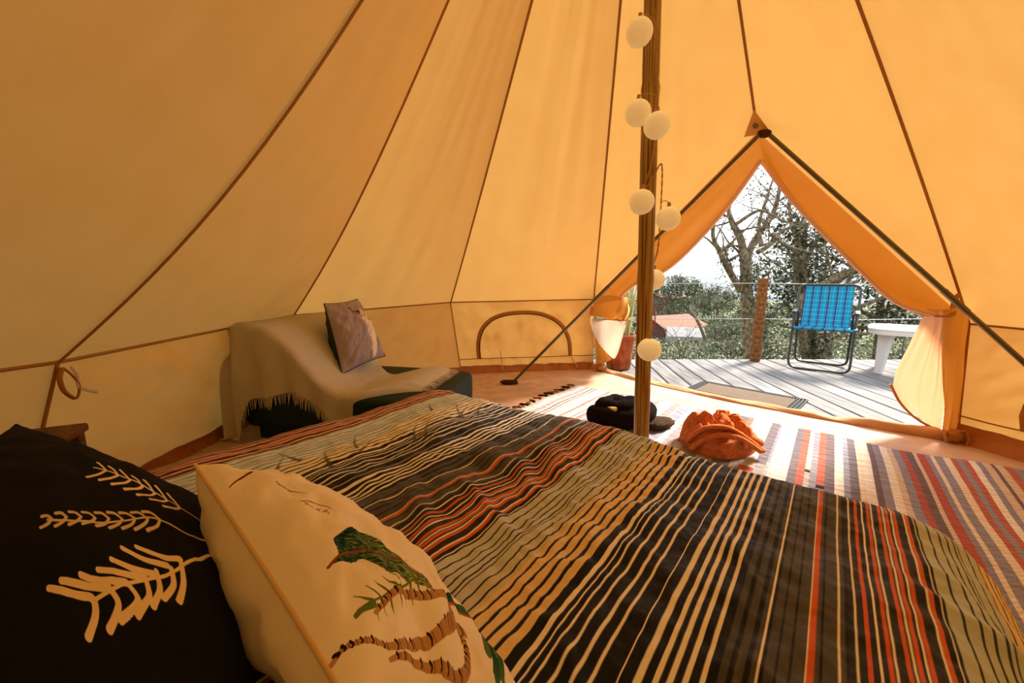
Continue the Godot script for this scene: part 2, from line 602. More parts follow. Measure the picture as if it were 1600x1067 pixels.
func tent() -> void:
	EV = [W(-1.05, 0.60, -0.85), W(-1.72, 0.6, 0.1), W(-1.36, 0.603, 1.14), W(-1.47, 0.605, 2.62), W(-0.53, 0.645, 3.38), W(0.74, 0.662, 3.55), W(2.42, 0.612, 2.05), W(2.6, 0.6, 0.75), W(1.95, 0.6, -0.6), W(0.45, 0.6, -1.15)]
	FT = [W(-1.12, 0, -0.92), W(-1.86, 0, 0.1), W(-1.62, 0, 1.15), W(-1.52, 0, 2.72), W(-0.45, 0, 3.40), W(0.77, 0, 3.6), W(2.33, 0, 1.93), W(2.66, 0, 0.72), W(2.0, 0, -0.66), W(0.45, 0, -1.22)]
	var seam_sag := [0.08, 0.14, 0.18, 0.13, 0.03, 0.02, -0.04, 0.03, 0.05, 0.05]
	# roof
	var roof := thing("ceiling", "sand coloured canvas roof of the bell tent, sewn in tapering panels", "tent roof", Vector3.ZERO, 0, "", "structure")
	var seam := func(i: int, t: float) -> Vector3:       # t 0 at the peak, 1 at the eave
		var e: Vector3 = EV[i % 10]
		var s: float = seam_sag[i % 10]
		var p := T.lerp(e, t)
		return p + Vector3.DOWN * s * pow(sin(PI * pow(t, 1.3)), 1.0)
	var panel := func(a: Callable, b: Callable, sag: float, sd: float) -> void:
		var g := Geo.new()
		var mid: Vector3 = (a.call(0.7) + b.call(0.7)) * 0.5
		var axis := Vector3(T.x, mid.y, T.z)
		var inw := ((axis - mid).normalized() + Vector3.DOWN * 0.9).normalized()
		g.grid(56, 30, func(t: float, s: float) -> Vector3:
			t = maxf(t, 0.004)
			var p: Vector3 = a.call(t).lerp(b.call(t), s)
			var wdt: float = a.call(t).distance_to(b.call(t))
			var k := 4.0 * s * (1.0 - s)
			var w := sag * k * sin(PI * minf(t, 0.96)) * 0.9
			# long tension folds that fan out from the peak, and creases close to the seams
			w += 0.016 * k * ns(Vector3(s * 5.0 + sd, t * 0.9, sd), 1.0) * smoothstep(0.05, 0.5, t)
			w += 0.006 * k * ns(Vector3(s * 14.0 + sd, t * 1.6, sd), 1.0) * t
			w += 0.012 * wdt * ns(Vector3(p.x, p.y, p.z), 1.4) * k
			return p + inw * w * (1.0 - pow(t, 7.0)))
		put("roof_panel", g, M.canvas, roof)
	for i in 10:
		if i == 5:
			var dl := func(t: float) -> Vector3: return T.lerp(DA, t)
			panel.call(func(t: float) -> Vector3: return seam.call(5, t), dl, 0.02, 5.3)
			panel.call(dl, func(t: float) -> Vector3: return seam.call(6, t), 0.02, 8.1)
		else:
			panel.call(func(t: float) -> Vector3: return seam.call(i, t), func(t: float) -> Vector3: return seam.call(i + 1, t), 0.035, i * 3.7)
	for i in 11:
		var g := Geo.new()
		var p := PackedVector3Array()
		for k in 25:
			var t := 0.01 + 0.99 * k / 24.0
			var q: Vector3 = T.lerp(DA, t) if i == 10 else seam.call(i, t)
			var inn := (Vector3(T.x, q.y - 0.6, T.z) - q).normalized()
			p.append(q + inn * 0.006)
		g.tube(p, 0.0062, 6, true, 0.5)
		put("seam_tape", g, M.seam, roof)
	# reinforcing patch with a grommet above the door
	var pg := Geo.new()
	var dn := (T - DA).normalized()
	var sd := W(0.788, 0, -0.616).normalized()
	pg.face([DA + dn * 0.13 + W(-0.008, -0.012, -0.012), DA + sd * 0.06 + W(-0.01, -0.02, -0.015), DA - sd * 0.06 + W(-0.01, -0.02, -0.015)], W(-0.6, -0.5, -0.8))
	put("corner_patch", pg, M.canvas_double, roof)
	var gr := Geo.new()
	gr.soft(DA + dn * 0.05 + W(-0.012, -0.02, -0.016), Vector3(0.014, 0.014, 0.005), 0.9, Basis(), 12, 8)
	put("grommet", gr, M.steel, roof)

	# walls
	var sides := [["wall_near", [9, 0], "canvas wall behind the head of the bed", 1], ["wall_left", [1, 2], "low canvas wall on the left between wardrobe-less bed side and green chair", 1], ["wall_back", [3, 4], "low canvas wall with a zipped arched window left of the door", 1], ["wall_right", [6, 7, 8], "low canvas wall with an arched window right of the door", 1]]
	sides[1][2] = "low creased canvas wall left of the bed and behind the green chair"
	for w in sides:
		var o := thing(w[0], w[2], "tent wall", Vector3.ZERO, 0, "", "structure")
		for i in w[1]:
			wall_panel(o, i)
	windows()
	floor_and_sill()
	doorway()


func on_wall(i: int, s: float, y: float, inn := 0.0) -> Vector3:
	var a: Vector3 = EV[i % 10]
	var b: Vector3 = EV[(i + 1) % 10]
	var c: Vector3 = FT[i % 10]
	var d: Vector3 = FT[(i + 1) % 10]
	var top := a.lerp(b, s)
	var low := c.lerp(d, s)
	var nrm := (b - a).cross(Vector3.UP).normalized()
	if nrm.dot(Vector3(T.x, 0.6, T.z) - top) < 0:
		nrm = -nrm
	var t := 1.0 - y / top.y
	var k := 4.0 * s * (1.0 - s)
	var w := 0.03 * ns(Vector3(s * 4.0 + i * 9.0, t * 2.0, 1), 1.0)
	if i == 2:       # slack, gathered under the eave
		w = 0.05 * ns(Vector3(s * 3.2 - t * 1.4, t * 1.5, 3), 1.2) + 0.04 * exp(-t * 3.0) * ns(Vector3(s * 13.0 - t * 3.0, t, 7), 1.0) + 0.02 * sin(t * PI)
	w += 0.013 * ns(Vector3(s * 9.0 + t * 5.0, t * 2.0 + i, 2), 1.3) + 0.008 * ns(Vector3(s * 22.0 - t * 4.0, t * 2.0 + i, 5), 1.0) * (1.0 - t)
	return top.lerp(low, t) + nrm * (w * minf(1.0, 8.0 * t * (1.0 - t)) * minf(1.0, k * 3.0) + inn)


func wall_panel(o: Node3D, i: int) -> void:
	var g := Geo.new()
	var height: float = EV[i % 10].y
	g.grid(60, 22, func(s: float, t: float) -> Vector3:
		return on_wall(i, s, lerpf(EV[i % 10].lerp(EV[(i + 1) % 10], s).y, 0.0, t)))
	put("wall_panel", g, M.canvas, o)
	# eave tape
	var e := Geo.new()
	var p := PackedVector3Array()
	for k in 21:
		var s := k / 20.0
		var q: Vector3 = EV[i % 10].lerp(EV[(i + 1) % 10], s)
		p.append(q + (Vector3(T.x, q.y, T.z) - q).normalized() * 0.006)
	e.tube(p, 0.006, 6)
	put("eave_tape", e, M.seam, o)
	# corner tape
	var c := Geo.new()
	c.tube(PackedVector3Array([on_wall(i, 0.0, height, 0.005), on_wall(i, 0.0, height * 0.5, 0.005), on_wall(i, 0.0, 0.02, 0.005)]), 0.007, 6, true, 0.5)
	put("corner_tape", c, M.seam, o)
	# strip of ground cloth turned up inside the foot of the wall
	var m := Geo.new()
	var band: float = 0.1 if i >= 6 else 0.075
	m.grid(40, 4, func(s: float, t: float) -> Vector3:
		var q := on_wall(i, s, lerpf(band + 0.012 * ns(Vector3(s * 7.0, i, 0), 1.0), 0.004, t), 0.012 + 0.03 * t * t)
		return q + Vector3.UP * 0.003)
	put("mud_strip", m, M.mud, o)


func windows() -> void:
	# arched zip windows in the back wall and in the right wall
	for spec in [["wall_back", 4, 0.06, 0.90, 0.60, 0.14], ["wall_right", 6, 0.1, 0.92, 0.58, 0.14]]:
		var o := get_node(spec[0]) as Node3D
		var i: int = spec[1]
		var arch := PackedVector3Array()
		var arch2 := PackedVector3Array()
		for k in 31:
			var a := PI * k / 30.0
			var s: float = lerpf(spec[2], spec[3], 0.5 - 0.5 * signf(cos(a)) * pow(absf(cos(a)), 0.8) )
			s = lerpf(spec[2] + 0.08, spec[3] - 0.08, (s - spec[2]) / (spec[3] - spec[2]))
			var y: float = spec[5] + (spec[4] - spec[5] - 0.05) * pow(sin(a), 0.75)
			arch.append(on_wall(i, s, y, 0.008))
			arch2.append(on_wall(i, lerpf(s, 0.48, 0.035), lerpf(y, spec[5], 0.035), 0.013))
		var g := Geo.new()
		var nrm: Vector3 = (EV[(i + 1) % 10] - EV[i]).cross(Vector3.UP).normalized()
		g.tube(arch, 0.017, 8, true, 0.22, nrm)
		put("window_arch", g, M.seam, o)
		var z := Geo.new()
		z.tube(arch2, 0.004, 6)
		put("zip", z, M.dark_strap, o)
		var b := Geo.new()
		var p := PackedVector3Array()
		for k in 25:
			p.append(on_wall(i, lerpf(0.0, 1.0, k / 24.0), spec[5], 0.006))
		b.tube(p, 0.008, 6, true, 0.4)
		put("window_seam", b, M.seam, o)
	# cords that hang from the back window's flap
	var wb := get_node("wall_back") as Node3D
	for q in [[0.30, 0.21, 0.06, 0.0], [0.82, 0.15, 0.06, 0.03]]:
		var g := Geo.new()
		g.tube(PackedVector3Array([on_wall(4, q[0], q[1], 0.012), on_wall(4, q[0] + q[3] * 0.6, lerpf(q[1], q[2], 0.6), 0.02), on_wall(4, q[0] + q[3] * 1.4, q[2] - 0.02, 0.05)]), 0.004, 6)
		put("cord", g, M.cord, wb)
	# wooden toggle on a loop, hanging under the eave at the left
	var wl := get_node("wall_left") as Node3D
	var q := on_wall(2, 0.0, 0.585, 0.02)
	var lp := Geo.new()
	lp.tube(curve([q, q + W(0.008, -0.03, -0.018), q + W(0.008, -0.07, -0.012), q + W(0.012, -0.098, 0.012), q + W(0.014, -0.06, 0.024), q + W(0.01, -0.02, 0.01), q]), 0.007, 8, true, 0.5)
	put("toggle_loop", lp, M.seam, wl)
	var tg := Geo.new()
	tg.tube(curve([q + W(0.012, 0.0, 0.012), q + W(0.016, -0.03, 0.022), q + W(0.018, -0.065, 0.02), q + W(0.022, -0.095, 0.065)]), 0.0045, 6, true, 0.4)
	put("toggle_cord", tg, M.lining, wl)


func floor_and_sill() -> void:
	var g := Geo.new()
	var c := W(0.45, 0.012, 1.3)
	# the ground cloth, a little wavy, 12 mm of cloth and underlay on the deck
	var ring := func(a: float) -> Vector3:
		var x := a * 10.0
		var i := int(x) % 10
		var p: Vector3 = FT[i].lerp(FT[(i + 1) % 10], x - int(x))
		if i == 5:                                          # the cloth bows inwards across the door
			p += Vector3(-0.68, 0, 0.73) * 0.115 * sin(PI * (x - int(x)))
		return p
	g.grid(120, 24, func(a: float, r: float) -> Vector3:
		var p: Vector3 = c.lerp(ring.call(fmod(a, 1.0)), r)
		p.y = 0.012 + (0.006 * ns(p, 2.2) + 0.006 * ns(Vector3(p.x + p.z, 0, (p.x - p.z) * 0.3), 4.0)) * (1.0 - pow(r, 6.0))
		return p)
	g.grid(120, 1, func(a: float, r: float) -> Vector3:
		var p: Vector3 = ring.call(fmod(a, 1.0))
		return Vector3(p.x, lerpf(0.012, 0.0, r), p.z))
	tag(put("floor", g, M.sheet), "tan ground cloth on the floor inside the tent", "tent floor", "", "structure")
	# the low sill of ground cloth across the door
	var t := thing("trim_1", "low slack cloth sill lying across the tent doorway", "sill", Vector3.ZERO, 0, "", "structure")
	var s := Geo.new()
	var a0: Vector3 = FT[5]
	var a1: Vector3 = FT[6]
	var inn := Vector3(-0.68, 0, 0.73)
	s.grid(80, 10, func(u: float, r: float) -> Vector3:
		var p := a0.lerp(a1, u) + inn * 0.115 * sin(PI * u)
		var hgt := 0.022 + 0.014 * ns(Vector3(u * 6.0, 0, 0), 1.0) + 0.05 * smoothstep(0.72, 1.0, u) + 0.04 * smoothstep(0.14, 0.0, u)
		var a := PI * r
		var fold := 0.006 * sin(u * 26.0 + r * 7.0 + 4.0 * ns(Vector3(u * 4.0, r, 0), 1.0)) * sin(a)
		return p + inn * (0.015 + (0.055 + fold) * cos(a) * (0.6 + 0.7 * r)) + Vector3.UP * (0.006 + (hgt + fold) * sin(a)))
	put("sill_roll", s, M.sill, t)


func doorway() -> void:
	# the two poles that hold the doorway up
	var f := thing("door_pole_frame", "pair of slim metal poles forming an A over the doorway", "tent poles", Vector3.ZERO)
	var foot := [W(0.0, 0.02, 3.04), W(2.37, 0.02, 1.22)]
	for k in 2:
		var g := Geo.new()
		var top := DA + W(-0.02 + 0.04 * k, -0.03, -0.06)
		g.tube(PackedVector3Array([top, top.lerp(foot[k], 0.55), foot[k]]), 0.0105, 10)
		put("pole", g, M.steel, f)
		var c := Geo.new()
		var mid := top.lerp(foot[k], 0.5)
		c.tube(PackedVector3Array([mid, mid + (foot[k] - top).normalized() * 0.12]), 0.0125, 10)
		put("pole_sleeve", c, M.steel, f)
	var j := Geo.new()
	j.soft(DA + W(0.0, -0.03, -0.06), Vector3(0.035, 0.02, 0.02), 0.8, Basis(), 12, 8)
	put("pole_joint", j, M.dark_strap, f)
	# boot of canvas round the foot of the left pole
	var b := Geo.new()
	b.soft(W(-0.02, 0.03, 3.03), Vector3(0.07, 0.018, 0.035), 0.9, Basis(), 16, 10, func(d: Vector3) -> float: return 0.35 * ns(d, 2.5))
	put("pole_boot", b, M.dark_strap, f)

	var d := thing("door_1", "triangular tent door, its canvas flaps rolled back to both sides", "tent door", Vector3.ZERO, 0, "", "structure")
	var C: Vector3 = EV[5]
	var F: Vector3 = EV[6]
	# upper band on the left: from the roof's edge to the edge of the opening, in soft folds
	var gl := Geo.new()
	sheet(gl, [
		[DA, DA.lerp(C, 0.3), DA.lerp(C, 0.6), DA.lerp(C, 0.85), C],
		[DA + W(0.03, -0.07, 0.005), W(1.13, 1.27, 2.52), W(0.97, 0.99, 2.9), W(0.86, 0.79, 3.2), W(0.80, 0.66, 3.36)],
		[W(1.335, 1.475, 2.21), W(1.26, 1.22, 2.45), W(1.10, 0.93, 2.74), W(0.93, 0.80, 2.99), W(0.86, 0.69, 3.13)],
		], 26, 40, func(a: float, b2: float, p: Vector3) -> Vector3:
			return W(0.62, 0.1, 0.78) * (0.03 * sin(PI * a) * smoothstep(0.0, 0.15, b2) + 0.016 * sin(a * 15.0 + b2 * 2.0) * smoothstep(0.35, 0.9, a) * smoothstep(0.02, 0.3, b2)))
	put("door_flap", gl, M.canvas_double, d)
	var gr := Geo.new()
	sheet(gr, [
		[DA, DA.lerp(F, 0.3), DA.lerp(F, 0.6), DA.lerp(F, 0.85), F],
		[DA + W(0.03, -0.07, 0.005), W(1.56, 1.26, 2.22), W(1.84, 0.94, 2.14), W(2.05, 0.74, 2.04), W(2.2, 0.66, 1.96)],
		[W(1.335, 1.475, 2.21), W(1.50, 1.25, 2.16), W(1.75, 0.94, 2.05), W(1.93, 0.735, 1.965), W(2.05, 0.675, 1.88)],
		], 26, 40, func(a: float, b2: float, p: Vector3) -> Vector3:
			return W(0.62, 0.1, 0.78) * (0.03 * sin(PI * a) * smoothstep(0.0, 0.15, b2) + 0.016 * sin(a * 15.0 + b2 * 2.0) * smoothstep(0.35, 0.9, a) * smoothstep(0.02, 0.3, b2)))
	put("door_flap", gr, M.canvas_double, d)
	# pale hems where the flaps are folded
	for e in [[W(1.335, 1.475, 2.22), W(1.26, 1.22, 2.46), W(1.10, 0.93, 2.75), W(0.93, 0.80, 3.0), W(0.86, 0.69, 3.14)], [W(1.335, 1.475, 2.22), W(1.50, 1.25, 2.17), W(1.75, 0.94, 2.06), W(1.93, 0.735, 1.975), W(2.05, 0.675, 1.89)]]:
		var g := Geo.new()
		g.tube(curve(e), 0.012, 8)
		put("hem", g, M.sheer, d)
	# left: bundle over the tie, the white lining and the loose corner below
	var lb := Geo.new()
	sheet(lb, [
		[W(0.75, 0.70, 3.52), W(0.84, 0.71, 3.2), W(0.91, 0.70, 3.12), W(0.93, 0.68, 3.2)],
		[W(0.73, 0.60, 3.53), W(0.83, 0.60, 3.18), W(0.90, 0.60, 3.06), W(0.95, 0.60, 3.16)],
		[W(0.70, 0.52, 3.50), W(0.82, 0.515, 3.22), W(0.89, 0.52, 3.12), W(0.94, 0.53, 3.18)],
		], 20, 24, func(a: float, b2: float, p: Vector3) -> Vector3: return W(-0.4, 0, -0.8) * 0.022 * sin(b2 * 16.0 + a * 2.0))
	put("flap_bundle", lb, M.canvas_double, d)
	var ll := Geo.new()
	sheet(ll, [
		[W(0.70, 0.50, 3.40), W(0.80, 0.515, 3.26), W(0.88, 0.515, 3.13), W(0.92, 0.51, 3.10)],
		[W(0.72, 0.38, 3.42), W(0.79, 0.38, 3.30), W(0.86, 0.38, 3.15), W(0.90, 0.39, 3.13)],
		[W(0.79, 0.25, 3.38), W(0.81, 0.24, 3.32), W(0.86, 0.24, 3.22), W(0.885, 0.26, 3.18)],
		[W(0.85, 0.18, 3.28), W(0.86, 0.175, 3.27), W(0.868, 0.175, 3.25), W(0.875, 0.185, 3.24)],
		], 24, 24, func(a: float, b2: float, p: Vector3) -> Vector3: return W(-0.4, 0, -0.8) * 0.012 * sin(b2 * 13.0 + a * 3.0))
	put("lining", ll, M.lining, d)
	var lo := Geo.new()
	sheet(lo, [
		[W(0.74, 0.64, 3.56), W(0.70, 0.60, 3.47), W(0.68, 0.52, 3.43)],
		[W(0.76, 0.34, 3.60), W(0.74, 0.36, 3.52), W(0.725, 0.365, 3.45)],
		[W(0.78, 0.12, 3.58), W(0.80, 0.16, 3.46), W(0.83, 0.20, 3.34)],
		[W(0.77, 0.02, 3.58), W(0.80, 0.07, 3.46), W(0.86, 0.165, 3.29)],
		], 24, 14, func(a: float, b2: float, p: Vector3) -> Vector3: return W(-0.4, 0, -0.8) * 0.012 * sin(b2 * 9.0 + a * 6.0))
	put("door_flap", lo, M.canvas_double, d)
	var ls := Geo.new()
	ls.tube(curve([W(0.74, 0.50, 3.40), W(0.84, 0.515, 3.17), W(0.91, 0.52, 3.08), W(0.96, 0.53, 3.16)]), 0.010, 8, true, 0.5)
	put("tie_strap", ls, M.seam, d)
	# right: the sheer lining and the canvas beside it, gathered at the tie and spread at the foot
	var rs := Geo.new()
	sheet(rs, [
		[W(2.05, 0.70, 1.93), W(2.07, 0.70, 1.91), W(2.085, 0.70, 1.89), W(2.10, 0.69, 1.88)],
		[W(2.09, 0.50, 2.03), W(2.12, 0.51, 1.97), W(2.13, 0.51, 1.93), W(2.15, 0.50, 1.91)],
		[W(2.105, 0.33, 2.09), W(2.15, 0.33, 2.02), W(2.18, 0.33, 1.96), W(2.20, 0.33, 1.93)],
		[W(2.135, 0.20, 2.10), W(2.18, 0.19, 2.03), W(2.21, 0.19, 1.98), W(2.235, 0.19, 1.94)],
		[W(2.225, 0.10, 2.05), W(2.24, 0.08, 2.02), W(2.255, 0.06, 1.99), W(2.265, 0.05, 1.96)],
		], 40, 40, func(a: float, b2: float, p: Vector3) -> Vector3: return W(-0.5, 0, -0.8) * 0.016 * sin(b2 * 19.0 + a * 2.5) * smoothstep(0.0, 0.25, a) * (1.1 - a))
	put("lining", rs, M.sheer, d)
	var rc := Geo.new()
	sheet(rc, [
		[W(2.085, 0.70, 1.89), W(2.16, 0.71, 1.88), W(2.26, 0.67, 1.94), W(2.43, 0.66, 2.06)],
		[W(2.14, 0.50, 1.915), W(2.18, 0.50, 1.89), W(2.26, 0.5, 1.93), W(2.405, 0.49, 2.035)],
		[W(2.195, 0.33, 1.935), W(2.225, 0.33, 1.91), W(2.29, 0.33, 1.94), W(2.385, 0.33, 2.0)],
		[W(2.235, 0.19, 1.94), W(2.25, 0.19, 1.92), W(2.29, 0.19, 1.94), W(2.365, 0.19, 1.975)],
		[W(2.265, 0.05, 1.955), W(2.27, 0.04, 1.94), W(2.29, 0.04, 1.94), W(2.34, 0.04, 1.94)],
		], 36, 24, func(a: float, b2: float, p: Vector3) -> Vector3: return W(-0.5, 0, -0.8) * 0.010 * sin(b2 * 12.0 + a * 2.5))
	put("door_flap", rc, M.canvas_double, d)
	var rh := Geo.new()
	rh.tube(curve([W(2.10, 0.27, 2.10), W(2.15, 0.17, 2.08), W(2.215, 0.09, 2.04), W(2.27, 0.05, 1.97)]), 0.012, 8, true, 0.5)
	put("hem", rh, M.seam, d)
	var rt := Geo.new()
	rt.tube(curve([W(2.035, 0.675, 1.95), W(2.05, 0.67, 1.9), W(2.10, 0.675, 1.86), W(2.2, 0.72, 1.95), W(2.26, 0.77, 1.99)]), 0.011, 8, true, 0.5)
	put("tie_strap", rt, M.seam, d)
	# knotted ties at the two ends of the sill
	for q in [W(0.80, 0.05, 3.46), W(2.262, 0.05, 1.90)]:
		var g := Geo.new()
		g.soft(q, Vector3(0.035, 0.03, 0.03), 0.9, Basis(), 14, 10, func(n: Vector3) -> float: return 0.3 * ns(n * 2.0, 1.3))
		g.tube(curve([q, q + W(0.03, 0.035, -0.02), q + W(0.045, -0.01, -0.03), q + W(0.03, -0.045, -0.035)]), 0.007, 6)
		g.tube(curve([q, q + W(-0.04, 0.02, 0.0), q + W(-0.05, -0.02, -0.02)]), 0.007, 6)
		put("tie_knot", g, M.seam, d)


# ---------------------------------------------------------------- the bed
func bw(u: float, v: float, y: float) -> Vector3:      # bed coordinates: u along the stripes, v across
	return W(u * BED.x + v * BED.y, y, u * BED.y - v * BED.x)


func rise(u: float, v: float) -> float:                # how the duvet lies: doming, waves and creases
	var p := Vector3(u, 0, v)
	var y := 0.02 * ns(p, 1.6) + 0.02 * exp(-pow((v + 0.55) / 0.5, 2.0))
	# waves pushed up across the orange stripes
	var k := exp(-pow((u - 0.72) / 0.33, 2.0) - pow((v + 0.60) / 0.13, 2.0))
	y += 0.013 * k * sin((u + 0.45 * v) * 44.0 + 5.0 * ns(p, 2.4)) * (0.7 + 0.9 * ns(p, 4.0))
	k = exp(-pow((u - 0.5) / 0.5, 2.0) - pow((v + 0.9) / 0.3, 2.0))
	y += 0.007 * k * ns(Vector3(u * 2.2 - v * 0.8, 0, v * 0.7), 3.5)
	# crumples in the pale band
	k = exp(-pow((v + 0.36) / 0.13, 2.0))
	y += 0.010 * k * (1.0 - 2.2 * absf(ns(Vector3(u * 1.2 - v * 0.9, 0, v + u * 0.6), 6.0)))
	# sharp creases
	for c in [[0.62, -0.70, 0.50, -0.36, 0.016, 0.012], [0.95, -0.62, 0.62, -0.22, 0.02, 0.010], [0.55, -0.08, 0.42, 0.22, 0.015, 0.012], [0.85, -0.15, 0.6, 0.0, 0.012, 0.007], [0.45, -0.3, 0.3, -0.1, 0.012, 0.007], [1.0, 0.18, 0.62, 0.34, 0.03, 0.02], [0.9, 0.1, 0.74, 0.36, 0.02, 0.012]]:
		var a := Vector2(c[0], c[1])
		var b := Vector2(c[2], c[3])
		var q := Vector2(u, v)
		var s := clampf((q - a).dot(b - a) / (b - a).length_squared(), 0, 1)
		var d := q.distance_to(a.lerp(b, s))
		y += c[5] * exp(-pow(d / c[4], 2.0)) * sin(PI * clampf(s * 0.96 + 0.02, 0, 1))
	y += 0.004 * ns(p, 9.0) + 0.006 * ns(p, 4.0) + 0.007 * (0.2 - absf(ns(p, 5.3))) * 1.5 + 0.004 * (0.2 - absf(ns(p + Vector3(4, 0, 2), 12.0)))
	return y


func duvet_at(u: float, v: float, lift := 0.0) -> Vector3:
	var u1 := 1.11
	var v0 := -1.33
	var v1 := 0.14
	var eu := maxf(0, u - u1)
	var ev := (v - v1) if v > v1 else minf(0, v - v0)
	var e := Vector2(eu, ev).length()
	var y := 0.345 + lift + rise(minf(u, u1 + 0.06), clampf(v, v0, v1 + 0.15))
	if e < 1e-5:
		return bw(u, v, y)
	var r := (eu * 0.11 + absf(ev) * (0.2 if ev > 0 else 0.08)) / (eu + absf(ev))
	var a := minf(e / r, PI * 0.46)
	var hor := r * sin(a)
	var drop := r * (1.0 - cos(a))
	var left := maxf(0, e - r * PI * 0.46)
	drop += left * 0.96
	hor += left * 0.12
	var dir := Vector2(eu, ev) / e
	var base := Vector2(minf(u, u1), clampf(v, v0, v1))
	# hanging folds
	var along_edge := u if absf(ev) > eu else v
	hor += left * 0.14 * sin(along_edge * 24.0 + 2.0 * ns(Vector3(u, 0, v), 3.0))
	return bw(base.x + dir.x * hor, base.y + dir.y * hor, maxf(0.02, y - drop))


# stripes of one repeat, in metres across, from the edge of the orange group; [from, to, colour]
func stripes() -> Array:
	var bk := lin(24, 25, 32)
	var cr := lin(245, 236, 218)
	var og := lin(214, 96, 44)
	var ol := lin(78, 74, 70)
	var db := lin(44, 39, 38)
	var s := [[0.179, 0.062, db], [0.062, -0.072, ol], [-0.072, -0.285, bk]]
	s.append_array([[0.1845, 0.1815, bk], [0.1815, 0.179, cr], [0.179, 0.1735, bk]])
	for q in [0.074, 0.097, 0.113, 0.132, 0.1445, 0.165]:
		s.append([q + 0.0016, q - 0.0016, cr])
	for q in [0.086, 0.107, 0.126, 0.1375, 0.1495, 0.1695]:
		s.append([q + 0.0027, q - 0.0027, og])
	s.append_array([[0.030, 0.0225, og], [0.0225, 0.0205, cr], [0.0568, 0.0536, cr], [-0.0238, -0.0272, cr]])
	for q in [[0.064, 0.003], [0.0365, 0.0028], [0.006, 0.0025], [-0.008, 0.0025], [-0.0215, 0.003], [-0.036, 0.006], [-0.052, 0.006], [-0.068, 0.008]]:
		s.append([q[0] + q[1] / 2, q[0] - q[1] / 2, bk])
	for q in [[-0.075, -0.081], [-0.091, -0.098], [-0.106, -0.113], [-0.120, -0.127], [-0.137, -0.146], [-0.1605, -0.1625], [-0.185, -0.190], [-0.203, -0.209], [-0.224, -0.229], [-0.242, -0.246], [-0.254, -0.257], [-0.263, -0.271]]:
		s.append([q[0], q[1], cr])
	for q in [[-0.301, 0.006], [-0.319, 0.0048], [-0.336, 0.004], [-0.353, 0.0036], [-0.371, 0.0028], [-0.388, 0.0026], [-0.4045, 0.0014], [-0.411, 0.0024], [-0.423, 0.0024], [-0.436, 0.0024], [-0.4535, 0.0026]]:
		s.append([q[0] + q[1] / 2, q[0] - q[1] / 2, bk])
	return s


func stripe_pos(v: float) -> float:                     # repeats counted from the right: 0 at v = .1845, 1 at -.471, 2 at -1.27
	if v > -0.471:
		return (0.1845 - v) / 0.6555
	return 1.0 + (-0.471 - v) / 0.765


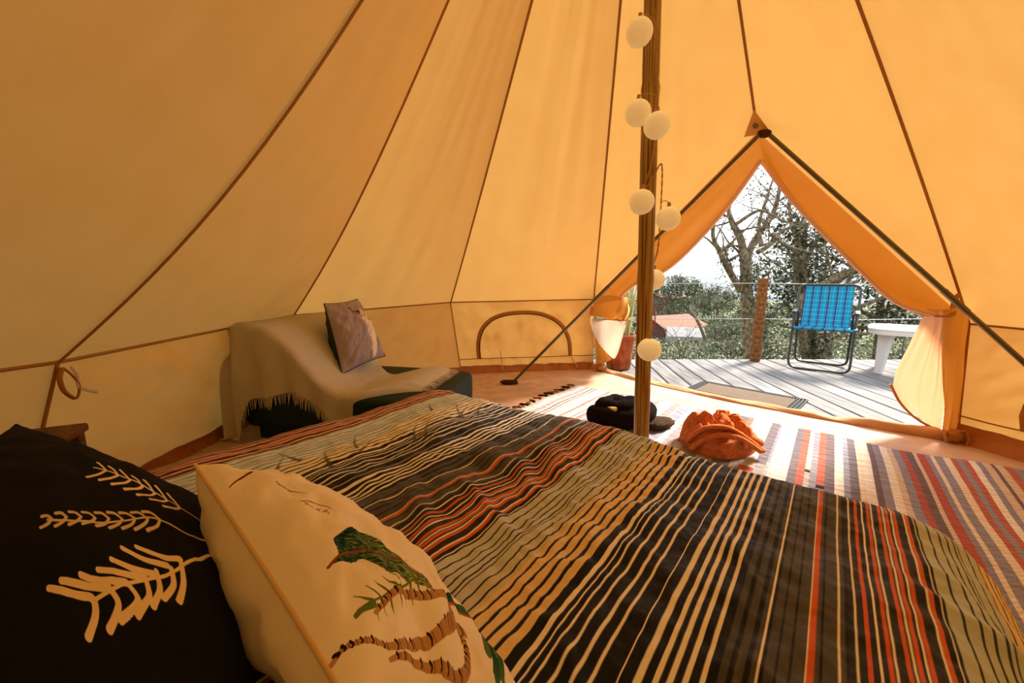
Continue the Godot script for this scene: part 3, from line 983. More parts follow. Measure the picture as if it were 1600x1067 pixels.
func bed() -> void:
	var b := thing("bed", "low double bed of a mattress on a slatted base under the striped duvet", "bed", Vector3.ZERO)
	var turn := Basis(Vector3.UP, -atan2(BED.x, BED.y))
	var base := Geo.new()
	var mid := bw(0.16, -0.57, 0.0)
	for k in 9:
		base.box(mid + turn * Vector3(0, 0.105, -0.9 + 0.225 * k), Vector3(1.36, 0.018, 0.1), turn)
	for k in 3:
		base.box(mid + turn * Vector3(-0.6 + 0.6 * k, 0.055, 0), Vector3(0.06, 0.08, 1.9), turn)
	put("slatted_base", base, M.wood, b)
	var mt := Geo.new()
	mt.soft(mid + Vector3.UP * 0.205, Vector3(0.69, 0.088, 0.96), 0.18, turn, 32, 16)
	put("mattress", mt, mat(lin(220, 214, 200), 0.9), b)

	# the duvet's print
	var cols := 2048
	var rows := 640
	var v_hi := 0.62
	var v_lo := -1.60
	var list := stripes()
	var base_col := func(v: float) -> Color:
		var s := stripe_pos(v)
		var k := int(floor(s))
		var q := 0.1845 - (s - k) * 0.6555                 # same place in the measured repeat
		var c := lin(194, 196, 188)
		if k == 1:
			c = lin(210, 224, 238)
		if k < 0:
			c = lin(184, 190, 178)
		if q < -0.285 and q > -0.362:
			c = lin(238, 226, 198) if k == 1 else lin(230, 200, 146)
		elif k < 0 and q < -0.362 and q > -0.375:
			c = lin(226, 198, 146)
		elif q < -0.285 and k == 0:
			c = c.lerp(lin(216, 190, 142), 0.6 * smoothstep(-0.40, -0.362, q))
		for e in list:
			if q <= e[0] and q > e[1]:
				c = e[2]
		return c
	var row := PackedByteArray()
	for i in cols:
		var c := Color(0, 0, 0)
		for j in 3:
			c += base_col.call(lerpf(v_hi, v_lo, (i + (j + 0.5) / 3.0) / cols)) / 3.0
		row.append_array(PackedByteArray([int(c.r * 255), int(c.g * 255), int(c.b * 255)]))
	var bytes := PackedByteArray()
	for j in rows:
		bytes.append_array(row)
	var im := Image.create_from_data(cols, rows, false, Image.FORMAT_RGB8, bytes)
	# u from 1.45 at the top row to -0.9; x from v_hi to v_lo
	var at := func(u: float, v: float) -> Vector2: return Vector2((v_hi - v) / (v_hi - v_lo), (1.45 - u) / 2.35)
	# painted grass blades on the pale blue band
	for q in [[0.40, -1.16, 0.33, -1.03], [0.40, -1.20, 0.42, -1.10], [0.50, -1.13, 0.45, -0.98], [0.62, -1.17, 0.56, -1.05], [0.66, -1.10, 0.55, -1.02], [0.27, -1.18, 0.22, -1.10], [0.80, -1.08, 0.70, -0.96], [0.86, -1.08, 0.72, -0.93], [1.02, -1.12, 0.93, -0.98], [1.05, -1.08, 0.92, -0.99], [1.1, -1.05, 0.97, -0.95], [0.95, -1.2, 0.9, -1.12]]:
		var p: Vector2 = at.call(q[0], q[1])
		var e: Vector2 = at.call(q[2], q[3])
		var bend := (e - p).orthogonal() * 0.04
		stroke(im, [p, p.lerp(e, 0.5) + bend, e], 0.0015, 0.0055, Color(0.42, 0.38, 0.3, 0.5), Color(0.3, 0.25, 0.18, 0.6))
	# faint tie-dye blots in the brown band
	for k in 260:
		var kk := rng.randi_range(0, 1)
		var u := rng.randf_range(-0.2, 1.3)
		var q := rng.randf_range(-0.068, -0.03) if rng.randf() < 0.7 else rng.randf_range(-0.02, 0.05)
		var v := q if kk == 0 else (-0.471 - (0.1845 - q) / 0.6555 * 0.765)
		if kk == 0 and rng.randf() < 0.7:
			continue
		var p: Vector2 = at.call(u, v)
		dab(im, p.x * cols, p.y * rows, rng.randf_range(1.5, 5.0), Color(0.62, 0.56, 0.47, 0.16) if rng.randf() < 0.6 else Color(0.12, 0.1, 0.09, 0.3))
	var dm := printed(im, 0.7)
	relief(dm, noise_tex(91, 0.03, [[0.2, Color.BLACK], [0.8, Color.WHITE]], 512, 5), 0.8)
	dm.rim_enabled = true
	dm.rim = 0.25
	var g := Geo.new()
	g.grid(300, 300, func(a: float, c: float) -> Vector3: return duvet_at(lerpf(1.42, -0.82, a), lerpf(0.55, -1.57, c)), Vector2.ONE,
		func(a: float, c: float) -> Vector2: return at.call(lerpf(1.42, -0.82, a), lerpf(0.55, -1.57, c)))
	tag(put("duvet", g, dm), "rumpled striped duvet in black, cream, orange, gold and pale grey on the bed", "duvet")


# a cushion over four corners (a, b, c, d in order), bulging h0 to the front and h1 to the back
func cushion(o: Node3D, q: Array, h0: float, h1: float, front: Material, back: Material, sd: float, pinch := 0.06, wrinkle := 0.012, piping: Material = null) -> Callable:
	var nrm: Vector3 = (q[2] - q[0]).cross(q[1] - q[3]).normalized()
	var size: float = q[0].distance_to(q[1])
	var flat := func(s: float, t: float) -> Vector3:
		# the sides bow inwards between the corners
		var cs := s - 0.5
		var ct := t - 0.5
		var s2 := 0.5 + cs * (1.0 - pinch * (1.0 - 4.0 * ct * ct))
		var t2 := 0.5 + ct * (1.0 - pinch * (1.0 - 4.0 * cs * cs))
		return q[0].lerp(q[1], s2).lerp(q[3].lerp(q[2], s2), t2)
	var at := func(s: float, t: float, h: float, sg: float) -> Vector3:
		var prof := pow(4.0 * s * (1.0 - s), 0.55) * pow(4.0 * t * (1.0 - t), 0.55)
		var p: Vector3 = flat.call(s, t)
		var w := wrinkle * ns(Vector3(s * 3.0 + sd, t * 3.0, sg * 2.0), 1.3)
		# puckers that run in from the edges
		var e := minf(minf(s, 1.0 - s), minf(t, 1.0 - t))
		w += wrinkle * 0.9 * exp(-e * 7.0) * sin((s + t) * 24.0 + 5.0 * ns(Vector3(s, t, sd), 4.0)) * prof
		return p + nrm * sg * (h * prof + w * minf(1.0, prof * 3.0))
	var g := Geo.new()
	var bk := Geo.new()
	g.grid(44, 44, func(s: float, t: float) -> Vector3: return at.call(s, t, h0, 1.0))
	bk.grid(32, 32, func(s: float, t: float) -> Vector3: return at.call(s, t, h1, -1.0))
	put("front_cover", g, front, o)
	put("back_cover", bk, back, o)
	var e := Geo.new()
	var p := PackedVector3Array()
	for k in 97:
		var x := fmod(k / 24.0, 4.0)
		var i := int(x)
		var r := x - i
		var st: Vector2 = [Vector2(r, 0), Vector2(1, r), Vector2(1 - r, 1), Vector2(0, 1 - r)][i]
		p.append(flat.call(st.x, st.y))
	e.tube(p, 0.0028, 6, false)
	put("edge_seam", e, piping if piping else back, o)
	return at


func pillows() -> void:
	# cream cushion with the leaf print
	var im := Image.create(1024, 1024, false, Image.FORMAT_RGB8)
	im.fill(lin(245, 233, 214))
	leaf_print(im)
	var cm := printed(im, 0.9)
	relief(cm, noise_tex(93, 0.3, [[0.0, Color.BLACK], [1.0, Color.WHITE]], 256, 2), 0.02)
	var c := thing("printed_cushion", "cream cushion printed with green tropical leaves and banded brown branches, nearest the camera", "cushion", Vector3.ZERO)
	var at := cushion(c, CREAM, 0.10, 0.10, cm, mat(lin(243, 228, 204), 0.9), 1.0, 0.05, 0.014, mat(lin(214, 180, 130), 0.9))
	show_uv("cream", at, 0.10)
	# black cushion with feathers
	var bi := Image.create(1024, 1024, false, Image.FORMAT_RGB8)
	bi.fill(lin(17, 18, 20))
	feather_print(bi)
	var bm := printed(bi, 0.92)
	var b := thing("feather_cushion", "large black cushion printed with gold feathers at the head of the bed", "cushion", Vector3.ZERO)
	var at2 := cushion(b, BLACK, 0.1, 0.06, bm, mat(lin(17, 18, 20), 0.92), 2.0, 0.03, 0.01)
	show_uv("black", at2, 0.1)
	# wooden stool beside the bed
	var s := thing("bedside_stool", "small brown wooden stool standing by the left canvas wall", "stool", W(-1.385, 0.012, 1.05), 0.45)
	var top := Geo.new()
	top.box(Vector3(0, 0.375, 0), Vector3(0.19, 0.026, 0.2), Basis(), 0.005)
	put("stool_top", top, M.wood, s)
	for k in 4:
		var l := Geo.new()
		l.box(Vector3(0.07 * (1 if k % 2 else -1), 0.181, 0.08 * (1 if k > 1 else -1)), Vector3(0.03, 0.362, 0.03))
		put("leg", l, M.wood, s)

var CREAM := [W(-0.52, 0.55, 0.598), W(-0.425, 0.37, 0.70), W(0.045, 0.32, 0.365), W(-0.13, 0.49, 0.27)]
var BLACK := [W(-1.20, 0.50, 0.90), W(-0.51, 0.44, 0.64), W(-0.05, 0.40, 0.09), W(-0.80, 0.47, 0.34)]


func show_uv(_a: String, _b: Callable, _h: float) -> void:
	pass


func leaf_print(im: Image) -> void:
	# one broad tropical leaf, a fern frond, three banded branches and long blades at the edge
	var deep := Color(0.05, 0.17, 0.19)
	var leaf := V([0.075, 0.702, 0.117, 0.683, 0.128, 0.633, 0.183, 0.612, 0.25, 0.6, 0.3, 0.633, 0.325, 0.683, 0.355, 0.717, 0.38, 0.75, 0.42, 0.783, 0.46, 0.822, 0.4, 0.805, 0.35, 0.788, 0.283, 0.77, 0.24, 0.752, 0.217, 0.722, 0.2, 0.703, 0.15, 0.717, 0.117, 0.705])
	var smooth := []
	for q in leaf:
		smooth.append(Vector3(q.x, q.y, 0))
	smooth.append(smooth[0])
	leaf = []
	for q in curve(smooth, 6):
		leaf.append(Vector2(q.x, q.y))
	fill_poly(im, leaf, func(x: float, y: float) -> Color:
		var k := fn.get_noise_2d(x * 26.0 + y * 10.0, y * 120.0 - x * 60.0)
		var mid := 0.70 - 0.10 * sin(clampf((x - 0.08) / 0.36, 0, 1) * 2.4) + 0.17 * maxf(0, x - 0.18)
		if y > mid + 0.012 * sin(x * 90.0):
			return Color(0.07, 0.22, 0.18).lerp(Color(0.66, 0.68, 0.42), clampf(0.25 + k + 2.2 * (x - 0.2), 0, 1))
		return deep.lerp(Color(0.22, 0.38, 0.40), clampf(0.35 + k * 1.4, 0, 1)))
	stroke(im, V([0.075, 0.702, 0.133, 0.683, 0.217, 0.683, 0.267, 0.717, 0.333, 0.733, 0.40, 0.767, 0.46, 0.82]), 0.008, 0.006, Color(0.55, 0.28, 0.16))
	for k in 9:
		var a := Vector2(0.12 + 0.032 * k, 0.688 + 0.013 * maxf(0, k - 2.0))
		stroke(im, [a, a + Vector2(0.012, -0.03), a + Vector2(0.03, -0.055 + 0.003 * k)], 0.003, 0.001, Color(0.35, 0.46, 0.38, 0.6))
	# fern
	var fern := Color(0.40, 0.47, 0.18, 0.85)
	stroke(im, V([0.10, 0.836, 0.15, 0.828, 0.217, 0.817, 0.317, 0.80, 0.433, 0.783]), 0.006, 0.005, fern)
	stroke(im, V([0.085, 0.842, 0.11, 0.834, 0.15, 0.832]), 0.012, 0.022, fern)
	for k in 8:
		var a := V([0.16, 0.827, 0.433, 0.783])
		var q: Vector2 = a[0].lerp(a[1], k / 7.0)
		stroke(im, [q, q + Vector2(-0.03, -0.024), q + Vector2(-0.045, -0.035)], 0.009, 0.002, fern)
		stroke(im, [q, q + Vector2(-0.008, 0.03), q + Vector2(-0.012, 0.045)], 0.009, 0.002, fern)
	# banded branches
	for b in [[V([0.145, 0.853, 0.2, 0.833, 0.25, 0.818, 0.333, 0.817, 0.4, 0.83, 0.475, 0.832]), 0.012, 0.026], [V([0.005, 0.893, 0.033, 0.886, 0.083, 0.90, 0.167, 0.93, 0.283, 0.92, 0.383, 0.914, 0.483, 0.885, 0.57, 0.855]), 0.010, 0.034], [V([0.133, 0.948, 0.2, 0.948, 0.317, 0.953, 0.40, 0.966, 0.50, 0.962, 0.57, 0.933, 0.60, 0.90, 0.57, 0.862]), 0.010, 0.026], [V([0.47, 0.828, 0.55, 0.848, 0.625, 0.872]), 0.026, 0.03]]:
		stroke(im, b[0], b[1], b[2], Color(0.74, 0.56, 0.36))
		var p3 := []
		for q in b[0]:
			p3.append(Vector3(q.x, q.y, 0))
		var line := curve(p3, 12)
		for k in range(6, line.size() - 3, 5):
			var d := (line[k + 1] - line[k]).normalized()
			var sd := Vector2(-d.y, d.x)
			var w := lerpf(b[1], b[2], float(k) / line.size()) * 0.5
			var c := Vector2(line[k].x, line[k].y)
			var jt := rng.randf_range(0.3, 1.0)
			stroke(im, [c - sd * w, c + Vector2(d.x, d.y) * 0.005, c + sd * w * jt], rng.randf_range(0.004, 0.009), 0.003, Color(0.14, 0.09, 0.06, 0.92))
			stroke(im, [c - sd * w + Vector2(d.x, d.y) * 0.012, c + sd * w + Vector2(d.x, d.y) * 0.014], 0.002, 0.002, Color(0.26, 0.15, 0.09, 0.7))
	# blades along the far edge
	for b in [[V([0.50, 0.826, 0.62, 0.80, 0.75, 0.80, 0.82, 0.833, 0.80, 0.875]), 0.01, 0.03], [V([0.82, 0.83, 0.86, 0.875, 0.79, 0.94]), 0.03, 0.012], [V([0.83, 0.84, 0.815, 0.90, 0.70, 0.97]), 0.03, 0.01], [V([0.62, 0.79, 0.74, 0.78, 0.88, 0.80]), 0.012, 0.03]]:
		stroke(im, b[0], b[1], b[2], Color(0.08, 0.25, 0.21), Color(0.36, 0.46, 0.28))
	stroke(im, V([0.58, 0.815, 0.70, 0.802, 0.80, 0.82]), 0.008, 0.006, Color(0.72, 0.34, 0.22))
	# small brown marks
	for k in 26:
		dab(im, (0.117 + 0.10 * k / 26.0 + rng.randf_range(-0.01, 0.01)) * 1024, (0.45 + 0.06 * k / 26.0 + rng.randf_range(-0.008, 0.008)) * 1024, rng.randf_range(2, 6), Color(0.55, 0.30, 0.2, 0.7))
	stroke(im, V([0.12, 0.445, 0.2, 0.455, 0.23, 0.50]), 0.004, 0.002, Color(0.4, 0.2, 0.12))
	stroke(im, V([0.03, 0.21, 0.07, 0.185, 0.13, 0.165]), 0.004, 0.012, Color(0.42, 0.22, 0.1))
	stroke(im, V([0.15, 0.283, 0.18, 0.33, 0.2, 0.40]), 0.006, 0.002, Color(0.30, 0.2, 0.12))


func feather_print(im: Image) -> void:
	var gold := Color(0.94, 0.84, 0.66)
	# the nearest feather: spine and barbs
	stroke(im, V([1.0, 0.20, 0.95, 0.295, 0.85, 0.467, 0.75, 0.583, 0.675, 0.672]), 0.006, 0.008, gold)
	for q in [[0.585, 0.702, 0.635, 0.683, 0.672, 0.668, 0.686, 0.69, 0.683, 0.735], [0.605, 0.678, 0.655, 0.655, 0.705, 0.632], [0.64, 0.645, 0.69, 0.625, 0.738, 0.597], [0.672, 0.612, 0.725, 0.585, 0.772, 0.55], [0.695, 0.572, 0.745, 0.555, 0.792, 0.527], [0.712, 0.525, 0.765, 0.51, 0.822, 0.48], [0.742, 0.49, 0.80, 0.47, 0.852, 0.445], [0.705, 0.633, 0.727, 0.65, 0.717, 0.70], [0.738, 0.597, 0.764, 0.617, 0.733, 0.672], [0.772, 0.552, 0.785, 0.59, 0.765, 0.642], [0.795, 0.517, 0.806, 0.555, 0.795, 0.607], [0.828, 0.483, 0.835, 0.52, 0.815, 0.575], [0.852, 0.455, 0.858, 0.50, 0.848, 0.558]]:
		stroke(im, V(q), 0.013, 0.016, gold)
	# two slimmer feathers behind
	stroke(im, V([0.96, 0.24, 0.93, 0.267, 0.85, 0.333, 0.767, 0.367, 0.717, 0.417, 0.617, 0.513, 0.52, 0.572]), 0.005, 0.007, gold.darkened(0.1))
	for k in 9:
		var a := V([0.79, 0.355, 0.53, 0.563])
		var c: Vector2 = a[0].lerp(a[1], k / 8.0)
		var sc := 1.0 - 0.06 * k
		stroke(im, [c, c + Vector2(-0.028, -0.004) * sc, c + Vector2(-0.052, 0.012) * sc], 0.008, 0.010, gold.darkened(0.1))
		stroke(im, [c, c + Vector2(-0.006, 0.03) * sc, c + Vector2(-0.030, 0.068) * sc], 0.008, 0.010, gold.darkened(0.1))
	stroke(im, V([0.97, 0.23, 0.933, 0.228, 0.883, 0.205, 0.817, 0.217, 0.717, 0.236, 0.617, 0.267, 0.555, 0.286]), 0.005, 0.007, gold)
	for k in 7:
		var a := V([0.84, 0.212, 0.60, 0.272])
		var c: Vector2 = a[0].lerp(a[1], k / 6.0)
		stroke(im, [c, c + Vector2(-0.020, -0.016), c + Vector2(-0.042, -0.026)], 0.009, 0.011, gold)
		stroke(im, [c, c + Vector2(-0.014, 0.036), c + Vector2(-0.048, 0.075)], 0.009, 0.011, gold)


# ---------------------------------------------------------------- the green chair, its throw and its cushion
func ch(a: float, y: float, w: float) -> Vector3:       # a from the back towards the seat's end, w from the near side to the far side
	return W(-1.42 + a * 0.976 + w * 0.215, y, 1.95 - a * 0.215 + w * 0.976)


func armchair() -> void:
	var o := thing("armchair", "low dark green upholstered armless chair against the left canvas wall", "armchair", Vector3.ZERO)
	var bs := Basis(W(0.976, 0, -0.215), Vector3.UP, W(0.215, 0, 0.976))
	var back := Geo.new()
	var pw := func(x: float) -> float: return signf(x) * pow(absf(x), 0.28)
	back.grid(40, 30, func(a: float, q: float) -> Vector3:      # a wedge, thick at the seat
		var lo := TAU * a
		var la := PI * (q - 0.5)
		var d := Vector3(pw.call(cos(la)) * pw.call(cos(lo)), pw.call(sin(la)), pw.call(cos(la)) * pw.call(sin(lo)))
		var x := d.x * 0.115 if d.x < 0 else d.x * lerpf(0.46, 0.13, smoothstep(-1.0, 0.95, d.y))
		return ch(0.11 + x, 0.33 + d.y * 0.275, 0.35 + d.z * 0.355))
	put("backrest", back, M.green, o)
	var seat := Geo.new()
	seat.soft(ch(0.60, 0.185, 0.35), Vector3(0.47, 0.10, 0.36), 0.22, bs, 44, 22)
	put("seat", seat, M.green, o)
	var base := Geo.new()
	base.box(ch(0.55, 0.055, 0.35), Vector3(0.95, 0.08, 0.64), bs, 0.01)
	put("base", base, M.green, o)

	# throw: over the back, down its face and along the seat; the near side hangs down with a fringe
	var th := thing("throw_blanket", "cream woven throw with a fringed hem draped over the green chair", "blanket", Vector3.ZERO)
	var path := curve([Vector3(-0.045, 0.30, 0), Vector3(-0.04, 0.48, 0), Vector3(-0.03, 0.60, 0), Vector3(0.05, 0.632, 0), Vector3(0.19, 0.625, 0), Vector3(0.30, 0.56, 0), Vector3(0.41, 0.455, 0), Vector3(0.51, 0.35, 0), Vector3(0.60, 0.308, 0), Vector3(0.72, 0.315, 0), Vector3(0.84, 0.318, 0), Vector3(0.95, 0.300, 0)], 8)
	var hang := func(s: float) -> float:                 # how far the near side hangs
		var h := 0.62
		h = lerpf(h, 0.34, smoothstep(0.25, 0.33, s))
		h = lerpf(h, 0.10, smoothstep(0.33, 0.60, s))
		h = lerpf(h, 0.0, smoothstep(0.74, 0.97, s))
		return h
	var reach := func(s: float) -> float:                # how far it reaches across to the far side
		return lerpf(0.66, 0.40, smoothstep(0.45, 0.8, s)) + 0.02 * sin(s * 9.0)
	var cloth := func(s: float, t: float) -> Vector3:
		var p := along(path, s)
		var far: float = reach.call(s)
		var hg: float = hang.call(s)
		var l := t * (far + 0.06 + hg)
		var bump := 0.008 * ns(Vector3(s * 6.0, t * 3.0, 2), 1.2)
		var slide := 0.30 * smoothstep(0.75, 1.0, s)       # the end lies askew on the seat
		if l < far:
			var w := lerpf(far, 0.02, l / far) + slide * 0.6
			return ch(p.x, p.y + bump + 0.012 * sin(s * 22.0) * smoothstep(0.6, 0.8, s), w)
		var e := l - far
		var r := 0.04
		var a := minf(e / r, PI * 0.5)
		var drop := r * (1.0 - cos(a)) + maxf(0, e - r * PI * 0.5)
		var out := r * sin(a)
		var ripple := 0.02 * sin(s * 46.0 + 1.0) * smoothstep(0.0, 0.25, drop)
		return ch(p.x - 0.02 * drop, maxf(0.03, p.y + bump - drop), 0.02 + slide * 0.6 - out - ripple - 0.02 * smoothstep(0.0, 0.4, drop))
	var g := Geo.new()
	g.grid(110, 70, cloth)
	put("woven_cloth", g, M.throw, th)
	var fr := Geo.new()
	for k in 150:
		var s := 0.17 + 0.83 * k / 149.0
		var q: Vector3 = cloth.call(s, 1.0)
		var up: Vector3 = cloth.call(s, 0.985)
		var d := (q - up).normalized()
		var j := Vector3(rng.randf_range(-1, 1), 0, rng.randf_range(-1, 1)) * 0.008
		if s > 0.86:
			d = (d + W(0.5, -0.2, 0)).normalized()
		var ln := rng.randf_range(0.035, 0.055)
		fr.tube(PackedVector3Array([q, q + d * ln * 0.5 + j * 0.5 + Vector3.DOWN * 0.004, Vector3((q + d * ln + j).x, maxf(0.015, (q + d * ln + j).y - 0.01), (q + d * ln + j).z)]), [0.0028, 0.0024, 0.001], 4, false)
	for k in 70:
		var t := k / 69.0
		var q: Vector3 = cloth.call(1.0, t)
		var d := (W(0.9, -0.12, -0.1) + Vector3(rng.randf_range(-1, 1), rng.randf_range(-0.3, 0.3), rng.randf_range(-1, 1)) * 0.35).normalized()
		fr.tube(PackedVector3Array([q, q + d * 0.025, q + d * 0.05 + Vector3.DOWN * 0.008]), [0.003, 0.0026, 0.001], 4, false)
	put("fringe", fr, M.throw, th, "stuff")

	# mauve cushion with a bird
	var im := Image.create(512, 512, false, Image.FORMAT_RGB8)
	im.fill(lin(168, 155, 166))
	bird_print(im)
	var c := thing("bird_cushion", "mauve cushion printed with a pale crested bird, propped on the green chair", "cushion", Vector3.ZERO)
	cushion(c, [W(-1.01, 0.715, 2.10), W(-0.945, 0.725, 2.40), W(-0.745, 0.40, 2.25), W(-0.895, 0.35, 2.0)], 0.085, 0.12, printed(im, 0.8), M.green, 3.0, 0.05, 0.018)


func bird_print(im: Image) -> void:
	var pale := Color(0.93, 0.88, 0.83)
	# s runs to the right along the top, t down
	stroke(im, [Vector2(0.70, 0.33), Vector2(0.76, 0.48), Vector2(0.76, 0.66)], 0.24, 0.26, pale)
	stroke(im, [Vector2(0.76, 0.62), Vector2(0.73, 0.78), Vector2(0.68, 0.94)], 0.24, 0.10, pale)
	dab(im, 0.68 * 512, 0.29 * 512, 36, Color(0.9, 0.8, 0.72))
	dab(im, 0.70 * 512, 0.33 * 512, 15, Color(0.85, 0.5, 0.36, 0.8))
	dab(im, 0.67 * 512, 0.28 * 512, 6, Color(0.25, 0.12, 0.1))
	dab(im, 0.60 * 512, 0.34 * 512, 9, Color(0.2, 0.15, 0.15))
	for q in [[0.60, 0.26, 0.44, 0.22, 0.34, 0.10], [0.60, 0.29, 0.46, 0.27, 0.36, 0.16], [0.61, 0.25, 0.52, 0.20, 0.47, 0.14]]:
		stroke(im, [Vector2(q[0], q[1]), Vector2(q[2], q[3]), Vector2(q[4], q[5])], 0.022, 0.008, Color(0.24, 0.19, 0.19, 0.85))
	for q in [[0.68, 0.48, 0.66, 0.56], [0.70, 0.60, 0.67, 0.70], [0.79, 0.45, 0.80, 0.6]]:
		stroke(im, [Vector2(q[0], q[1]), Vector2(q[2], q[3])], 0.014, 0.005, Color(0.4, 0.32, 0.3, 0.8))


# ---------------------------------------------------------------- on the floor
func rug_and_cloths() -> void:
	# rag rug: u across the strips' length (same way as the bed), l along the rug
	var o := thing("rag_rug", "woven rag rug in pink, red, grey and white stripes on the tent floor", "rug", Vector3.ZERO)
	var im := Image.create(1536, 256, false, Image.FORMAT_RGB8)
	var pal := [lin(206, 198, 194), lin(196, 190, 188), lin(182, 176, 178), lin(150, 150, 166), lin(214, 120, 104), lin(118, 110, 118), lin(200, 190, 180), lin(166, 148, 150)]
	var pal2 := [lin(232, 214, 190), lin(178, 94, 84), lin(236, 226, 212), lin(146, 142, 160), lin(184, 104, 90), lin(118, 102, 106), lin(214, 190, 168), lin(150, 144, 156)]
	var x := 0
	var last := -1
	while x < 1536:
		var f := x / 1536.0
		var set_: Array = pal if rng.randf() > smoothstep(0.42, 0.74, f) else pal2
		var i := rng.randi_range(0, set_.size() - 1)
		if i == last or i >= set_.size():
			i = (i + 1) % set_.size()
		if last >= 0 and last < set_.size() and set_[i] == set_[last]:
			i = (i + 1) % set_.size()
		last = i
		var w := rng.randi_range(5, 20) if f < 0.62 else rng.randi_range(7, 19)
		if f > 0.2 and f < 0.53 and rng.randf() < 0.5:
			w += 14
		var c: Color = set_[i]
		var c2: Color = pal[rng.randi_range(0, 7)]
		var step := int(256 * rng.randf_range(0.4, 0.75)) if f > 0.16 and f < 0.59 else 256
		for k in w:
			if x + k >= 1536:
				break
			for j in 256:
				var cc := c if j < step else c2.darkened(0.12)
				if absi(j - step) < 3 and step < 256 and i % 2 == 0:
					cc = lin(48, 44, 48)
				var nz := 0.86 + 0.14 * (fn.get_noise_2d((x + k) * 0.9, j * 1.7) * 0.5 + 0.5) * 1.6
				if (j + (x + k) / 3) % 4 == 0:
					nz *= 0.9
				im.set_pixel(x + k, j, Color(cc.r * nz, cc.g * nz, cc.b * nz))
		x += w
	var rm := printed(im, 1.0)
	relief(rm, noise_tex(95, 0.12, [[0.2, Color.BLACK], [0.8, Color.WHITE]], 256, 3), 0.4)
	var spot := func(l: float, u: float, y: float) -> Vector3:       # l along, u across; the far edge bends a little
		return bw(1.28 + u * 1.34 - l * l * 0.02 * u, -1.48 + l * 2.55, y)
	var surf := func(a: float, b: float) -> Vector3:
		var p: Vector3 = spot.call(a, 1.0 - b, 0.0)
		var wv := 0.010 * ns(p, 2.3) + 0.008 * sin(a * 26.0 + 5.0 * (1.0 - b)) * smoothstep(0.5, 0.8, a)
		return Vector3(p.x, 0.027 + wv, p.z)
	var g := Geo.new()
	g.grid(150, 40, surf)
	for e in 2:                                             # thickness at the long edges
		g.grid(150, 1, func(a: float, b: float) -> Vector3:
			var p: Vector3 = surf.call(a, float(e))
			return p - Vector3.UP * 0.014 * b)
	g.grid(40, 1, func(a: float, b: float) -> Vector3:
		var p: Vector3 = surf.call(0.0, a)
		return p - Vector3.UP * 0.014 * b)
	put("woven_strips", g, rm, o)
	for k in 18:
		var p: Vector3 = surf.call(0.0, (k + 0.5) / 18.0)
		var d := bw(0, -1, 0).normalized()
		var t := Geo.new()
		var j := bw(rng.randf_range(-0.02, 0.02), 0, 0)
		t.tube(curve([p, p + d * 0.02 + Vector3.UP * 0.004, p + d * 0.05 + j + Vector3.DOWN * 0.003, p + d * rng.randf_range(0.07, 0.09) + j * 2.0 + Vector3.DOWN * 0.006], 3), [0.006, 0.007, 0.010, 0.010, 0.008, 0.007, 0.008, 0.009, 0.006, 0.003], 6)
		put("tassel", t, M.dark_strap if k % 3 else M.mud, o)

	# black woollen scarf in a coil behind the foot of the bed
	var s := thing("wool_scarf", "black knitted scarf lying coiled on the rug by the tent pole", "scarf", Vector3.ZERO)
	var c := W(0.63, 0.03, 2.13)
	var g1 := Geo.new()
	var pts := PackedVector3Array()
	var rad := []
	for k in 61:
		var a := k / 60.0
		var ang := 2.6 + a * TAU * 1.55
		var rr := lerpf(0.14, 0.07, a)
		pts.append(c + W(cos(ang) * rr * 1.15, 0.055 + 0.06 * a + 0.012 * ns(Vector3(a * 8.0, 0, 0), 1.0), sin(ang) * rr * 0.8))
		rad.append(0.055 * (0.55 + 0.45 * smoothstep(0.0, 0.08, a) * smoothstep(1.0, 0.92, a)) * (1.0 + 0.25 * ns(Vector3(a * 11.0, 3, 0), 1.0)))
	g1.tube(pts, rad, 16)
	put("scarf_coil", g1, M.black_wool, s)
	var g2 := Geo.new()
	g2.soft(c + W(0.19, 0.022, -0.05), Vector3(0.10, 0.024, 0.055), 0.85, Basis(Vector3.UP, 0.5), 26, 16, func(d: Vector3) -> float: return 0.28 * ns(d * 1.5, 2.0))
	put("scarf_end", g2, M.brown_wool, s)
	var g3 := Geo.new()
	g3.soft(c + W(-0.07, 0.11, -0.08), Vector3(0.04, 0.022, 0.035), 0.9, Basis(), 16, 10, func(d: Vector3) -> float: return 0.3 * ns(d, 2.0))
	put("cloth_corner", g3, M.cord, s)

	# rust blanket in a heap
	var r := thing("rust_blanket", "rust orange wool blanket lying in a crumpled heap on the rug", "blanket", Vector3.ZERO)
	var rc := W(1.02, 0.03, 1.83)
	var h := Geo.new()
	h.grid(72, 36, func(a: float, b: float) -> Vector3:
		var ang := a * TAU
		var rr := sin(b * PI * 0.5)
		var hh := cos(b * PI * 0.5)
		var fold := 0.5 + 0.5 * sin(ang * 4.0 + 6.0 * rr + 3.0 * ns(Vector3(cos(ang), sin(ang), rr), 1.5))
		var y := 0.165 * pow(hh, 0.7) * (0.72 + 0.38 * fold) + 0.02 * ns(Vector3(cos(ang) * rr, sin(ang) * rr, 1), 4.0) * hh
		y -= 0.07 * exp(-pow(rr / 0.22, 2.0))
		var k := 1.0 + 0.1 * sin(ang * 3.0 + 1.0) + 0.06 * fold
		return rc + W(cos(ang) * rr * 0.175 * k, maxf(y, 0.0), sin(ang) * rr * 0.135 * k))
	put("blanket_heap", h, M.rust, r)
